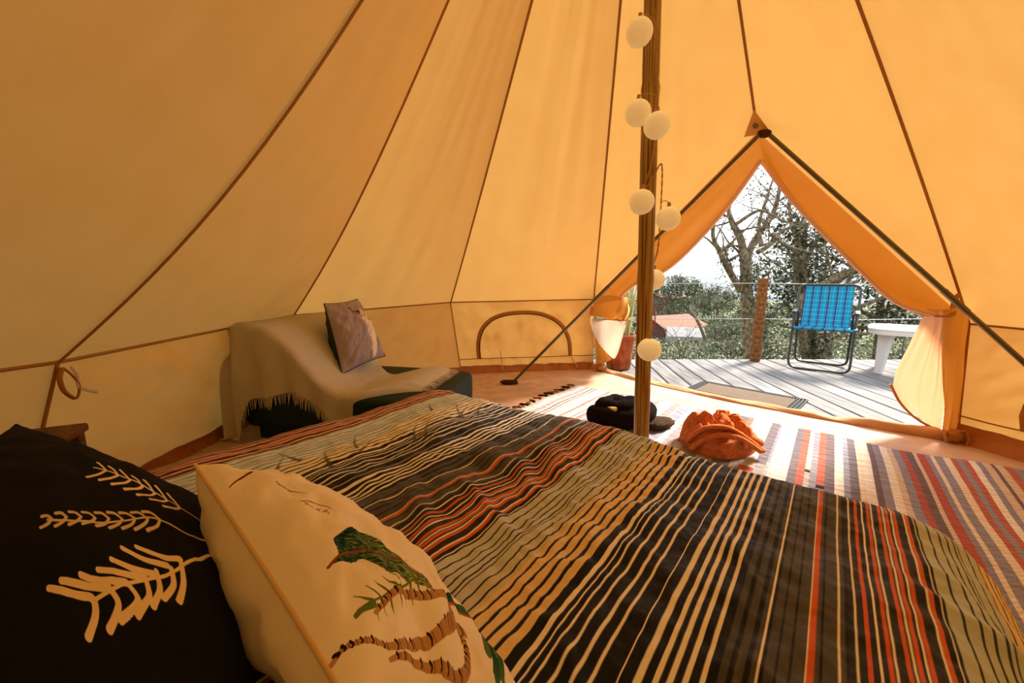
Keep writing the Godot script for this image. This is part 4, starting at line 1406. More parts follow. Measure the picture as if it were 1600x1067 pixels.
	for q in [[W(-0.165, 0.04, -0.04), W(-0.12, 0.125, -0.09), W(-0.03, 0.14, -0.12), W(0.06, 0.09, -0.14), W(0.14, 0.03, -0.12)], [W(-0.17, 0.02, -0.08), W(-0.10, 0.10, -0.12), W(0.0, 0.11, -0.15), W(0.1, 0.05, -0.17)], [W(0.02, 0.15, 0.03), W(0.04, 0.13, -0.03), W(0.09, 0.09, -0.07), W(0.16, 0.05, -0.09)]]:
		var e := Geo.new()
		var pp := []
		for w in q:
			pp.append(rc + w)
		e.tube(curve(pp), 0.02, 10, true, 0.6)
		put("blanket_fold", e, M.rust, r)


# ---------------------------------------------------------------- centre pole and its lights
func pole_and_lights() -> void:
	var o := thing("tent_pole", "varnished bamboo pole standing in the middle of the tent", "tent pole", W(0.462, 0.012, 1.3))
	var top := T - o.position + Vector3.DOWN * 0.01
	var g := Geo.new()
	var p := PackedVector3Array()
	var r := []
	for k in 141:
		var t := k / 140.0
		p.append(top * t)
		var w := 0.0255 + 0.0012 * ns(Vector3(0, t * 9.0, 0), 1.0)
		for nd in [0.09, 0.303, 0.505, 0.69, 0.86]:
			w += 0.0035 * exp(-pow((t - nd) / 0.004, 2.0)) - 0.001 * exp(-pow((t - nd - 0.008) / 0.005, 2.0))
		r.append(w)
	g.tube(p, r, 20)
	put("shaft", g, M.bamboo, o)
	var cap := Geo.new()
	cap.lathe([Vector2(0.0, -0.09), Vector2(0.04, -0.08), Vector2(0.045, 0.0), Vector2(0.0, 0.0)], 16, Transform3D(Basis(), top))
	put("cap", cap, M.dark_strap, o)
	var ft := Geo.new()
	ft.lathe([Vector2(0.0, 0.03), Vector2(0.034, 0.03), Vector2(0.036, 0.0), Vector2(0.0, 0.0)], 16)
	put("foot", ft, M.dark_strap, o)

	var s := thing("string_lights", "string of pale softly glowing ball lights hanging down the bamboo pole", "string lights", Vector3.ZERO)
	var balls := [W(0.362, 1.539, 1.235), W(0.369, 1.327, 1.235), W(0.419, 1.286, 1.215), W(0.393, 1.078, 1.235), W(0.494, 1.036, 1.28), W(0.497, 0.845, 1.385), W(0.438, 0.625, 1.225)]
	var line := [W(0.43, 2.2, 1.262), W(0.40, 1.75, 1.262), W(0.41, 1.60, 1.262), W(0.425, 1.45, 1.263), W(0.437, 1.33, 1.268), W(0.425, 1.20, 1.262), W(0.405, 1.12, 1.258), W(0.435, 1.16, 1.264), W(0.467, 1.2, 1.29), W(0.475, 1.09, 1.298), W(0.478, 0.95, 1.31), W(0.478, 0.89, 1.345), W(0.468, 0.80, 1.33), W(0.47, 0.72, 1.278), W(0.452, 0.665, 1.262)]
	var wire := Geo.new()
	for ph in 2:
		var c := curve(line, 30)
		var q := PackedVector3Array()
		for i in c.size():
			var a := i * 0.55 + PI * ph
			q.append(c[i] + Vector3(cos(a), 0, sin(a)) * 0.0016)
		wire.tube(q, 0.0013, 5)
	put("cord", wire, M.wire, s)
	var bulb := Geo.new()
	bulb.soft(Vector3.ZERO, Vector3(0.037, 0.037, 0.037), 1.0, Basis(), 32, 20)
	var bm := bulb.mesh()
	var socket := Geo.new()
	socket.lathe([Vector2(0.0, 0.05), Vector2(0.005, 0.049), Vector2(0.006, 0.036), Vector2(0.009, 0.034)], 12)
	var sm := socket.mesh()
	for b in balls:
		var m := put("ball_shade", bm, M.bulb, s)
		m.position = b
		m.rotation = Vector3(rng.randf() * 3.0, rng.randf() * 3.0, 0)
		var n := put("socket", sm, M.wire, s)
		n.position = b
		var core := Geo.new()
		core.soft(Vector3.ZERO, Vector3(0.005, 0.007, 0.005), 1.0, Basis(), 10, 8)
		var led := put("led_bulb", core, M.led, s)
		led.position = b + Vector3.UP * 0.022
		var glow := OmniLight3D.new()
		glow.name = "led_glow"
		glow.light_color = Color(1.0, 0.86, 0.62)
		glow.light_energy = 0.00045
		glow.light_size = 0.01
		glow.omni_range = 12.0
		glow.omni_attenuation = 2.0
		glow.shadow_enabled = true
		glow.position = b + Vector3.UP * 0.022
		s.add_child(glow, true)
		var near := Vector3.ZERO
		for q in curve(line, 12):
			if near == Vector3.ZERO or q.distance_to(b + Vector3.UP * 0.05) < near.distance_to(b + Vector3.UP * 0.05):
				near = q
		var w := Geo.new()
		w.tube(PackedVector3Array([b + Vector3.UP * 0.048, (b + near) * 0.5 + Vector3.UP * 0.03, near]), 0.0013, 5)
		put("lead", w, M.wire, s)


# ---------------------------------------------------------------- on the deck
func rect_loop(pts: Array, r: float, closed := false) -> PackedVector3Array:   # straight runs with rounded corners
	var out := PackedVector3Array()
	var m := pts.size()
	for i in m:
		if not closed and (i == 0 or i == m - 1):
			out.append(pts[i])
			continue
		var a: Vector3 = pts[(i + m - 1) % m]
		var b: Vector3 = pts[i]
		var c: Vector3 = pts[(i + 1) % m]
		var p := b + (a - b).normalized() * r
		var q := b + (c - b).normalized() * r
		for k in 7:
			var t := k / 6.0
			out.append(p.lerp(b, t).lerp(b.lerp(q, t), t))
	if closed:
		out.append(out[0])
	return out


func deck_things() -> void:
	# door mat
	var turn := Basis(Vector3.UP, atan2(0.517, 0.486))
	var mt := thing("door_mat", "coir door mat with a pierced black rubber border on the deck", "door mat", W(1.683, 0.0, 2.75))
	mt.basis = Basis(W(0.685, 0, -0.729), Vector3.UP, W(-0.729, 0, -0.685))
	var lx := 0.355
	var lz := 0.205
	var core := Geo.new()
	core.box(Vector3(0, 0.009, 0), Vector3(lx * 2 - 0.13, 0.014, lz * 2 - 0.13), Basis(), 0.004)
	put("coir", core, M.coir, mt)
	var rb := Geo.new()
	for k in 4:
		var off := 0.003 + 0.0625 * k / 3.0
		for sgn in [-1, 1]:
			rb.box(Vector3(0, 0.007, (lz - off) * sgn), Vector3((lx - off) * 2, 0.011, 0.006), Basis(), 0.001)
			rb.box(Vector3((lx - off) * sgn, 0.007, 0), Vector3(0.006, 0.011, (lz - off) * 2), Basis(), 0.001)
	for k in 40:
		var q := lerpf(-lx, lx, (k + 0.5) / 40.0)
		for sgn in [-1, 1]:
			rb.box(Vector3(q, 0.007, (lz - 0.034) * sgn), Vector3(0.006, 0.010, 0.064), Basis(), 0.001)
	for k in 22:
		var q := lerpf(-lz + 0.06, lz - 0.06, (k + 0.5) / 22.0)
		for sgn in [-1, 1]:
			rb.box(Vector3((lx - 0.034) * sgn, 0.007, q), Vector3(0.064, 0.010, 0.006), Basis(), 0.001)
	put("rubber_border", rb, M.rubber, mt)

	# terracotta pot with reeds
	var po := thing("plant_pot", "tall terracotta pot of upright reeds just outside the left door flap", "potted plant", W(1.02, 0.0, 3.66))
	var pot := Geo.new()
	pot.lathe([Vector2(0.0, 0.0), Vector2(0.105, 0.0), Vector2(0.112, 0.01), Vector2(0.138, 0.29), Vector2(0.146, 0.295), Vector2(0.148, 0.325), Vector2(0.140, 0.332), Vector2(0.128, 0.325), Vector2(0.125, 0.28), Vector2(0.0, 0.275)], 36)
	put("pot", pot, M.terracotta, po)
	var soil := Geo.new()
	soil.lathe([Vector2(0.126, 0.288), Vector2(0.06, 0.292), Vector2(0.0, 0.29)], 20)
	put("soil", soil, M.soil, po)
	var blade := Geo.new()
	blade.tube(PackedVector3Array([Vector3.ZERO, Vector3(0.01, 0.4, 0.0), Vector3(0.05, 0.8, 0.01), Vector3(0.12, 1.0, 0.02)]), [0.005, 0.0065, 0.004, 0.0005], 5, false, 0.4)
	var pl := []
	var co := []
	for k in 90:
		var a := rng.randf() * TAU
		var r := sqrt(rng.randf()) * 0.1
		var b := Basis(Vector3.UP, rng.randf() * TAU) * Basis(Vector3.RIGHT, rng.randf_range(-0.08, 0.08))
		pl.append(Transform3D(b.scaled(Vector3(1, rng.randf_range(0.45, 0.8), 1)), Vector3(cos(a) * r, 0.285, sin(a) * r)))
		co.append(Color(0.32, 0.34, 0.12).lerp(Color(0.48, 0.42, 0.2), rng.randf()))
	scatter("reeds", blade.mesh(), M.reed, pl, co, po)

	# palm trunk post
	var ps := thing("deck_post", "round palm trunk post with ringed bark standing at the deck's edge", "post", W(2.53, 0.0, 3.985))
	ps.rotation = Vector3(0, 0.3, -0.012)
	var tr := Geo.new()
	var prof := []
	for k in 61:
		var y := 0.85 * k / 60.0
		prof.append(Vector2(0.046 + 0.006 * (fmod(y * 21.0, 1.0)) + 0.004 * ns(Vector3(0, y, 0), 9.0) - 0.002 * y, y))
	prof.append(Vector2(0.0, 0.852))
	tr.lathe(prof, 24)
	put("ringed_trunk", tr, M.trunk_palm, ps)
	# wire railing
	var wr := thing("wire_railing", "two thin steel wires strung between the posts along the deck's edge", "railing", Vector3.ZERO)
	var steel := mat(lin(150, 152, 154), 0.4, 0.5)
	steel.metallic = 0.7
	for y in [0.80, 0.44]:
		var g := Geo.new()
		g.tube(PackedVector3Array([W(-1.6, y, 3.99), W(0.5, y - 0.005, 3.99), W(2.53, y, 3.985), W(3.4, y - 0.015, 3.99), W(4.33, y, 4.0)]), 0.0035, 6)
		put("wire", g, steel, wr)
	for x in [-1.6, 4.33]:
		var g := Geo.new()
		g.box(W(x, 0.43, 3.99), Vector3(0.045, 0.86, 0.045), Basis(), 0.005)
		put("end_post", g, M.tube_black, wr)

	folding_chair()
	# plastic table
	var tb := thing("plastic_table", "low white plastic garden table beside the blue chair on the deck", "table", W(3.575, 0.0, 3.455))
	tb.basis = Basis(W(0.73, 0, -0.68), Vector3.UP, W(-0.68, 0, -0.73))
	var tp := Geo.new()
	tp.soft(Vector3(0, 0.405, 0), Vector3(0.30, 0.014, 0.30), 0.45, Basis(), 48, 14)
	put("table_top", tp, M.plastic, tb)
	var rim := Geo.new()
	rim.grid(64, 3, func(a: float, b: float) -> Vector3:
		var d := Vector2(cos(a * TAU), sin(a * TAU))
		var k := pow(pow(absf(d.x), 4.4) + pow(absf(d.y), 4.4), -1.0 / 4.4)
		return Vector3(d.x * k * (0.297 - 0.006 * b), 0.405 - 0.045 * b, d.y * k * (0.297 - 0.006 * b)))
	put("rim", rim, M.plastic, tb)
	for sx in [-1, 1]:
		for sz in [-1, 1]:
			var l := Geo.new()
			var d := Vector3(sx, 0, sz).normalized()
			var sd := d.cross(Vector3.UP)
			for q in [[0.0, 0.022, 0.02, 0.40], [1, 0, 0, 0]].slice(0, 1):
				# an angled leg, wide at the top, tapering to the foot
				var t0 := d * 0.25 + Vector3.UP * 0.398
				var b0 := d * 0.272
				var wt := 0.062
				var wb := 0.026
				var pts := [t0 - sd * wt, t0 + sd * wt, t0 + sd * wt * 0.9 - d * 0.05, t0 - sd * wt * 0.9 - d * 0.05]
				var ptb := [b0 - sd * wb, b0 + sd * wb, b0 + sd * wb * 0.9 - d * 0.03, b0 - sd * wb * 0.9 - d * 0.03]
				for i in 4:
					var j := (i + 1) % 4
					l.face([pts[i], pts[j], ptb[j], ptb[i]], pts[i] + pts[j] - 2.0 * (t0 - d * 0.025))
				l.face(ptb, Vector3.DOWN)
			put("leg", l, M.plastic, tb)


func folding_chair() -> void:
	var c := thing("folding_chair", "folding beach chair with blue checked seat and black tube frame on the deck", "chair", W(2.957, 0.0, 3.68))
	# local x to the viewer's right along the chair, local z towards its front
	c.basis = Basis(W(0.76, 0, -0.65), Vector3.UP, W(-0.65, 0, -0.76))
	var r := 0.0105
	var fr := Geo.new()
	fr.tube(rect_loop([Vector3(-0.225, 0.53, 0.13), Vector3(-0.225, r, 0.21), Vector3(0.225, r, 0.21), Vector3(0.225, 0.53, 0.13)], 0.07), r, 10)
	put("front_leg_loop", fr, M.tube_black, c)
	var bk := Geo.new()
	bk.tube(rect_loop([Vector3(-0.205, 0.53, 0.02), Vector3(-0.205, r, -0.19), Vector3(0.205, r, -0.19), Vector3(0.205, 0.53, 0.02)], 0.07), r, 10)
	put("rear_leg_loop", bk, M.tube_black, c)
	var bf := Geo.new()
	bf.tube(rect_loop([Vector3(-0.235, 0.375, -0.10), Vector3(-0.235, 0.785, -0.24), Vector3(0.235, 0.785, -0.24), Vector3(0.235, 0.375, -0.10)], 0.06), r, 10)
	put("back_frame", bf, M.tube_black, c)
	var sf := Geo.new()
	sf.tube(rect_loop([Vector3(-0.235, 0.385, -0.13), Vector3(-0.235, 0.395, 0.19), Vector3(0.235, 0.395, 0.19), Vector3(0.235, 0.385, -0.13)], 0.05, true), r, 10)
	put("seat_frame", sf, M.tube_black, c)
	for s in [-1, 1]:
		var a := Geo.new()
		a.soft(Vector3(0.228 * s, 0.54, 0.03), Vector3(0.021, 0.013, 0.135), 0.4, Basis(Vector3.RIGHT, 0.04), 20, 12)
		put("armrest", a, M.tube_black, c)
		var k := Geo.new()
		k.box(Vector3(0.222 * s, 0.41, -0.075), Vector3(0.012, 0.07, 0.03), Basis(), 0.003)
		put("hinge", k, M.tube_black, c)
	# checked cloth
	var im := Image.create(256, 256, false, Image.FORMAT_RGB8)
	for j in 256:
		for i in 256:
			var col := lin(14, 112, 152)
			var u := fmod(i / 256.0 * 6.0, 1.0)
			var v := fmod(j / 256.0 * 9.0, 1.0)
			if u < 0.16:
				col = lin(22, 46, 100)
			elif u > 0.20 and u < 0.25:
				col = lin(104, 136, 152)
			elif u > 0.45 and u < 0.75:
				col = lin(20, 132, 166)
			elif u > 0.9 and u < 0.94:
				col = lin(84, 66, 92)
			if v < 0.12:
				col = col.lerp(lin(20, 92, 160), 0.45)
			elif v > 0.5 and v < 0.6:
				col = col.lerp(lin(120, 215, 235), 0.4)
			im.set_pixel(i, j, col)
	var cm := printed(im, 0.6)
	through(cm, Color(0.45, 0.45, 0.45))
	var cb := Geo.new()
	cb.grid(16, 20, func(a: float, b: float) -> Vector3:
		var x := lerpf(-0.19, 0.19, a)
		var t := b
		return Vector3(x, lerpf(0.797, 0.385, t), lerpf(-0.244, -0.098, t) - 0.018 * sin(PI * t) - 0.012 * sin(PI * a) * sin(PI * t)))
	cb.grid(16, 2, func(a: float, b: float) -> Vector3: return Vector3(lerpf(-0.19, 0.19, a), 0.797 - 0.02 * b, -0.244 - 0.014 * sin(b * PI * 0.5)))
	put("back_cloth", cb, cm, c)
	var cs := Geo.new()
	cs.grid(16, 16, func(a: float, b: float) -> Vector3:
		var x := lerpf(-0.225, 0.225, a)
		return Vector3(x, 0.402 - 0.03 * sin(PI * b) * 0.7 - 0.012 * b, lerpf(0.2, -0.1, b)))
	cs.grid(16, 4, func(a: float, b: float) -> Vector3:
		var g := PI * b
		return Vector3(lerpf(-0.225, 0.225, a), 0.39 + 0.0125 * cos(g), 0.2 + 0.0125 * sin(g)))
	put("seat_cloth", cs, cm, c)


# ---------------------------------------------------------------- trees and bushes
var leaf_mesh: ArrayMesh
var clump_mesh: ArrayMesh


func make_leaf() -> void:
	var g := Geo.new()
	g.face([Vector3(0, 0, 0), Vector3(0.28, 0.06, 0.45), Vector3(0, 0.02, 1.0)], Vector3.UP)
	g.face([Vector3(0, 0, 0), Vector3(0, 0.02, 1.0), Vector3(-0.28, 0.06, 0.45)], Vector3.UP)
	leaf_mesh = g.mesh()
	var c := Geo.new()
	var r := RandomNumberGenerator.new()
	r.seed = 3
	for k in 9:
		var b := Basis.from_euler(Vector3(r.randf_range(-1.2, 0.5), r.randf() * TAU, 0))
		var o := Vector3(r.randf_range(-0.6, 0.6), r.randf_range(-0.5, 0.5), r.randf_range(-0.6, 0.6))
		var s := r.randf_range(0.5, 0.8)
		c.face([o, o + b * Vector3(0.3, 0.05, 0.45) * s, o + b * Vector3(0, 0, 1) * s], b.y)
		c.face([o, o + b * Vector3(0, 0, 1) * s, o + b * Vector3(-0.3, 0.05, 0.45) * s], b.y)
	clump_mesh = c.mesh()


func twigs(g: Geo, p: Vector3, d: Vector3, ln: float, r: float, depth: int, tips: Array) -> void:
	var pts := PackedVector3Array([p])
	var rad := [r]
	var q := p
	var dd := d
	for k in 4:
		dd = (dd + Vector3(rng.randf_range(-1, 1), rng.randf_range(-0.7, 0.9), rng.randf_range(-1, 1)) * 0.33).normalized()
		q += dd * ln / 4.0
		pts.append(q)
		rad.append(lerpf(r, r * 0.4, (k + 1) / 4.0))
		if depth > 0 and k > 0:
			var sd := (dd + Vector3(rng.randf_range(-1, 1), rng.randf_range(-0.5, 1), rng.randf_range(-1, 1)) * 1.1).normalized()
			twigs(g, q, sd, ln * rng.randf_range(0.45, 0.7), r * 0.5, depth - 1, tips)
	g.tube(pts, rad, 5 if r > 0.02 else 4, false)
	tips.append(q)
	tips.append(pts[2])


func leaves(o: Node3D, called: String, centres: Array, per: int, spread: float, size: float, c0: Color, c1: Color, mesh: Mesh) -> void:
	var pl := []
	var co := []
	for c in centres:
		var tone := rng.randf()
		for k in per:
			var p: Vector3 = c + Vector3(rng.randfn(0, spread), rng.randfn(0, spread * 0.8), rng.randfn(0, spread))
			var b := Basis.from_euler(Vector3(rng.randf_range(-1.3, 0.9), rng.randf() * TAU, rng.randf_range(-0.5, 0.5)))
			pl.append(Transform3D(b.scaled(Vector3.ONE * size * rng.randf_range(0.6, 1.3)), p))
			var cc := c0.lerp(c1, clampf(tone * 0.6 + rng.randf() * 0.4, 0, 1))
			co.append(cc)
	scatter(called, mesh, M.leaf, pl, co, o)


func branch_lines(o: Node3D, lines: Array, f: float, jitter: float, depth: int, tips: Array, twig := 0.6) -> void:
	for i in lines.size():
		var l: Array = lines[i]
		var g := Geo.new()
		var pts := []
		var off := 0.0
		for k in l[0].size():
			pts.append(W(l[0][k].x, l[0][k].y, f + (off if i else 0.0)))
			off += rng.randf_range(-jitter, jitter)
		var c := curve(pts, 5)
		var rad := []
		for k in c.size():
			rad.append(lerpf(l[1], l[2], float(k) / (c.size() - 1)) * (1.0 + 0.15 * ns(c[k], 3.0)))
		g.tube(c, rad, 9)
		if i > 0:
			for k in range(4, c.size(), 3):
				twigs(g, c[k], Vector3(rng.randf_range(-1, 1), rng.randf_range(-0.2, 1), rng.randf_range(-0.8, 0.8)).normalized(), twig * rng.randf_range(0.6, 1.3), rad[k] * 0.45, depth, tips)
		put("trunk" if i == 0 else "branch", g, M.bark, o)


func V(l: Array) -> Array:
	var out := []
	for k in range(0, l.size(), 2):
		out.append(Vector2(l[k], l[k + 1]))
	return out


const BUSHES := [[3.2, 9.0, 0.5, 1, "small olive bush showing low beside the tent pole, beyond the deck"], [3.9, 8.3, 0.42, 1, "lowest small olive bush below the white house, just over the deck's edge"], [4.5, 10.2, 0.6, 2, "pale green bush just below the white house"],
	[5.3, 9.5, 0.9, 1, "olive bush left of the bare tree's trunk"], [5.9, 7.4, 0.7, 0, "dark bush seen between the blue chair's legs"], [6.6, 7.0, 0.8, 0, "dark bush behind the white table's leg, nearest the deck"], [7.3, 7.8, 0.9, 0, "dark bush just behind the one at the white table's leg"], [8.3, 8.0, 1.0, 0, "dark bush under the white table's top at its right"],
	[5.1, 6.6, 0.55, 1, "small olive bush under the blue chair's seat, nearest the deck"], [9.3, 8.8, 1.1, 0, "large dark bush beside the right door flap"], [6.3, 10.8, 1.3, 1, "wide olive bush behind the bare tree's trunk"], [8.0, 10.8, 1.3, 0, "wide dark bush behind the blue chair's back"],
	[5.6, 14.5, 0.8, 2, "pale bush on the mid slope below the red tiled roof"], [7.2, 16.5, 1.6, 1, "big olive bush on the mid slope right of the white house"], [9.4, 14.5, 1.8, 1, "big olive bush behind the palm trunk post"], [10.4, 10.2, 1.3, 0, "wide dark bush above the white table's top"],
	[9.0, 24.0, 1.0, 1, "far small olive bush in front of the white house"], [11.5, 27.0, 1.1, 2, "farthest pale bush, right under the white house's corner"]]


func plants() -> void:
	make_leaf()
	var dark0 := Color(0.014, 0.022, 0.012)
	var dark1 := Color(0.058, 0.068, 0.034)
	var mid0 := Color(0.045, 0.06, 0.026)
	var mid1 := Color(0.125, 0.135, 0.065)
	var pale0 := Color(0.09, 0.11, 0.05)
	var pale1 := Color(0.20, 0.205, 0.115)
	# the bare tree with ivy in front
	var o := thing("bare_tree", "nearly leafless tree with ivy on its trunk behind the palm post", "tree", Vector3.ZERO, 0, "trees beyond the deck")
	var tips := []
	branch_lines(o, [[V([4.86, -2.6, 4.8, -1.48, 4.61, -0.33, 4.48, 0.55, 4.42, 0.91]), 0.15, 0.1],
		[V([4.42, 0.91, 4.32, 1.53, 4.1, 1.91, 3.98, 2.34]), 0.085, 0.03],
		[V([4.46, 0.85, 4.57, 1.26, 4.8, 1.61, 5.02, 2.08, 5.05, 2.6]), 0.085, 0.03],
		[V([4.37, 0.61, 4.1, 1.0, 3.85, 1.31, 3.64, 1.61, 3.56, 1.95]), 0.07, 0.02],
		[V([4.14, 0.97, 3.87, 1.32, 3.6, 1.57, 3.41, 1.64]), 0.03, 0.008],
		[V([4.16, 1.84, 4.43, 2.05, 4.73, 2.01, 5.08, 1.9]), 0.035, 0.012],
		[V([4.61, 1.33, 4.91, 1.5, 5.14, 1.73, 5.48, 1.9]), 0.045, 0.015],
		[V([4.67, 1.45, 4.69, 1.84, 4.73, 2.34, 4.85, 2.7]), 0.045, 0.012],
		[V([3.85, 1.31, 4.07, 1.5, 4.29, 1.73, 4.61, 2.01]), 0.025, 0.008],
		[V([4.09, 1.94, 3.78, 2.05, 3.55, 2.01]), 0.025, 0.008],
		[V([4.83, 1.66, 5.15, 1.44, 5.55, 1.32]), 0.04, 0.012]], 7.5, 0.22, 1, tips, 0.5)
	var ivy := []
	for k in 90:
		var y := rng.randf_range(-1.4, 1.1)
		ivy.append(W(4.6 - 0.12 * y + rng.randfn(0, 0.08) + (0.05 if y > 0 else 0.2), y, 7.5 + rng.randf_range(-0.2, 0.1)))
	for k in 12:
		ivy.append(W(4.0 + rng.randfn(0, 0.12), 1.1 + rng.randfn(0, 0.15), 7.45))
	leaves(o, "ivy", ivy, 20, 0.085, 0.06, dark0, mid1, leaf_mesh)
	var some := []
	for k in range(0, tips.size(), 7):
		some.append(tips[k])
	leaves(o, "foliage", some, 6, 0.07, 0.05, dark1, mid1, leaf_mesh)
	# darker ivied tree to its right
	o = thing("ivied_tree", "dark tree with an ivy covered trunk behind the blue chair", "tree", Vector3.ZERO, 0, "trees beyond the deck")
	tips = []
	branch_lines(o, [[V([7.2, -3.2, 7.13, -2.13, 6.83, -0.93, 6.45, 0.22, 6.24, 1.05, 6.17, 1.86]), 0.2, 0.1],
		[V([6.64, -0.93, 6.13, 0.22, 6.29, 0.64, 6.83, 0.97, 7.31, 1.32]), 0.10, 0.05],
		[V([6.29, 1.05, 6.59, 1.59, 6.81, 1.99]), 0.07, 0.02], [V([6.23, 1.46, 5.99, 1.99, 5.88, 2.6]), 0.06, 0.02],
		[V([6.43, 0.36, 7.09, 0.92, 7.62, 1.12, 8.18, 1.05]), 0.07, 0.02], [V([6.17, 1.86, 6.3, 2.4, 6.6, 2.9]), 0.06, 0.02]], 8.6, 0.3, 2, tips, 0.8)
	ivy = []
	for k in 130:
		var y := rng.randf_range(-2.0, 1.9)
		var tx := 6.45 - 0.25 * y + (0.05 if y > 0 else 0.1 * -y)
		ivy.append(W(tx + rng.randfn(0, 0.12), y, 8.45 + rng.randf_range(-0.2, 0.2)))
	leaves(o, "ivy", ivy, 22, 0.11, 0.075, dark0, dark1, leaf_mesh)
	leaves(o, "foliage", tips, 5, 0.13, 0.065, dark1, mid1, leaf_mesh)
	# leafy trees further right and behind
	var spots := [[8.3, 10.2, 0.2, 2.0, "dense dark evergreen tree above the white plastic table", dark0, dark1, 0.12], [10.2, 10.8, 0.3, 2.0, "dark leafy tree behind the right door flap", dark0, dark1, 0.13], [10.6, 13.5, 0.9, 2.3, "tall loose leafy tree behind the dense evergreen", dark1, mid1, 0.14]]
	for q in spots:
		o = thing("leafy_tree", q[4], "tree", Vector3.ZERO, 0, "trees beyond the deck")
		tips = []
		var x: float = q[0]
		var f: float = q[1]
		var y: float = q[2]
		var r: float = q[3]
		var gy := lie(x, f)
		branch_lines(o, [[V([x, gy - 0.2, x + 0.1, (gy + y) * 0.5, x - 0.05, y]), 0.14, 0.08],
			[V([x, y - 0.6, x - r * 0.5, y + 0.1, x - r * 0.8, y + r * 0.35]), 0.06, 0.02], [V([x, y - 0.4, x + r * 0.5, y + 0.2, x + r * 0.85, y + r * 0.3]), 0.06, 0.02],
			[V([x, y - 0.1, x + 0.2, y + r * 0.4, x - 0.1, y + r * 0.8]), 0.06, 0.02], [V([x, y - 0.9, x - r * 0.4, y - 0.7, x - r * 0.8, y - 0.5]), 0.05, 0.02], [V([x, y - 0.9, x + r * 0.4, y - 0.8, x + r * 0.8, y - 0.6]), 0.05, 0.02]], f, 0.5, 2, tips, r * 0.45)
		leaves(o, "foliage", tips, 10, 0.24, q[7], q[5], q[6], leaf_mesh)
	# bushes on the slope below the deck
	var list := []
	for q in BUSHES:
		list.append(q)
	for q in list:
		var sort: int = q[3]
		var gy := lie(q[0], q[1])
		o = thing("bush", q[4], "bush", Vector3.ZERO, 0, "bushes on the slope below the deck")
		var base := W(q[0], gy, q[1])
		var st := Geo.new()
		tips = []
		for k in 6:
			twigs(st, base + Vector3(rng.randfn(0, 0.1), -0.1, rng.randfn(0, 0.1)), Vector3(rng.randf_range(-0.8, 0.8), 1, rng.randf_range(-0.8, 0.8)).normalized(), q[2] * 1.25, 0.03, 1, tips)
		put("stems", st, M.bark, o)
		var cs := []
		for k in int(60 + 30 * q[2]):
			var d := Vector3(rng.randfn(0, 1), absf(rng.randfn(0, 1)), rng.randfn(0, 1)).normalized()
			cs.append(base + d * q[2] * pow(rng.randf(), 0.4) * Vector3(1.15, 1.1, 1.0))
		leaves(o, "foliage", cs, 12, q[2] * 0.12, 0.04 + 0.006 * q[1], [dark0, mid0, pale0][sort], [dark1, mid1, pale1][sort], leaf_mesh)
	# trees on the far slope, too far to show single leaves
	var fl := [[22.0, 52.0, -1.0, 3.4, "spreading dark tree with a leaning trunk above the red roofed house", 0], [28.0, 50.0, -6.2, 2.2, "round tree between the red roofed house and the bare tree", 0], [41.0, 78.0, -3.4, 4.2, "blue green round tree alone before the mountain", 1], [27.5, 61.5, -8.0, 2.2, "dark tree between the red roof and the white house", 0], [33.0, 58.0, -7.4, 2.6, "tree on the far slope right of the white house", 1], [37.0, 66.0, -7.0, 3.0, "tree higher up behind the one right of the white house", 1], [24.0, 40.0, -6.6, 2.2, "rounded tree on the slope seen just left of the palm post", 1], [21.5, 41.0, -6.9, 1.7, "small tree beside the low garden wall", 1], [15.0, 30.0, -5.9, 1.5, "low tree in front of the white house's right wall", 1], [31.0, 72.0, -5.4, 3.0, "dark tree between the brick house and the red roof", 0], [44.0, 90.0, -5.2, 4.0, "broad tree on the crest beside the pale house", 1], [47.0, 74.0, -6.5, 3.4, "dark tree on the crest behind the bare tree's trunk", 0]]
	for q in fl:
		o = thing("hillside_tree", q[4], "tree", Vector3.ZERO, 0, "trees on the far slope")
		var x: float = q[0]
		var f: float = q[1]
		var y: float = q[2]
		var r: float = q[3]
		tips = []
		var gy := lie(x, f)
		var lean: float = 4.5 if q == fl[0] else 0.3
		branch_lines(o, [[V([x + lean, gy - 0.3, x + lean * 0.6, (gy + y) * 0.5, x, y - r * 0.3]), r * 0.07, r * 0.04],
			[V([x, y - r * 0.4, x - r * 0.5, y, x - r * 0.8, y + r * 0.2]), r * 0.03, 0.02], [V([x, y - r * 0.4, x + r * 0.5, y, x + r * 0.8, y + r * 0.1]), r * 0.03, 0.02]], f, 0.6, 0, tips, r * 0.4)
		var cs := []
		for k in 70:
			var d := Vector3(rng.randfn(0, 1), rng.randfn(0.3, 0.8), rng.randfn(0, 1)).normalized()
			cs.append(W(x, y, f) + d * r * pow(rng.randf(), 0.4) * Vector3(1.1, 0.62, 1.0))
		leaves(o, "foliage", cs, 7, r * 0.13, r * 0.12, [dark1, mid0][q[5]], [mid1, pale1][q[5]], clump_mesh)
	# low scrub that covers the slope between them
	var pl := []
	var co := []
	for k in 9000:
		var f := 6.0 + pow(rng.randf(), 1.5) * 90.0
		var x := f * rng.randf_range(0.15, 1.15)
		var y := lie(x, f)
		var b := Basis.from_euler(Vector3(rng.randf_range(-0.5, 0.5), rng.randf() * TAU, rng.randf_range(-0.5, 0.5)))
		pl.append(Transform3D(b.scaled(Vector3.ONE * rng.randf_range(0.1, 0.22) * (1.0 + f * 0.05)), W(x, y + 0.05 + 0.004 * f, f)))
		co.append(mid0.lerp(pale1, rng.randf()))
	var u := scatter("undergrowth", clump_mesh, M.leaf, pl, co)
	tag(u, "low green undergrowth covering the slope beyond the deck", "undergrowth", "", "stuff")


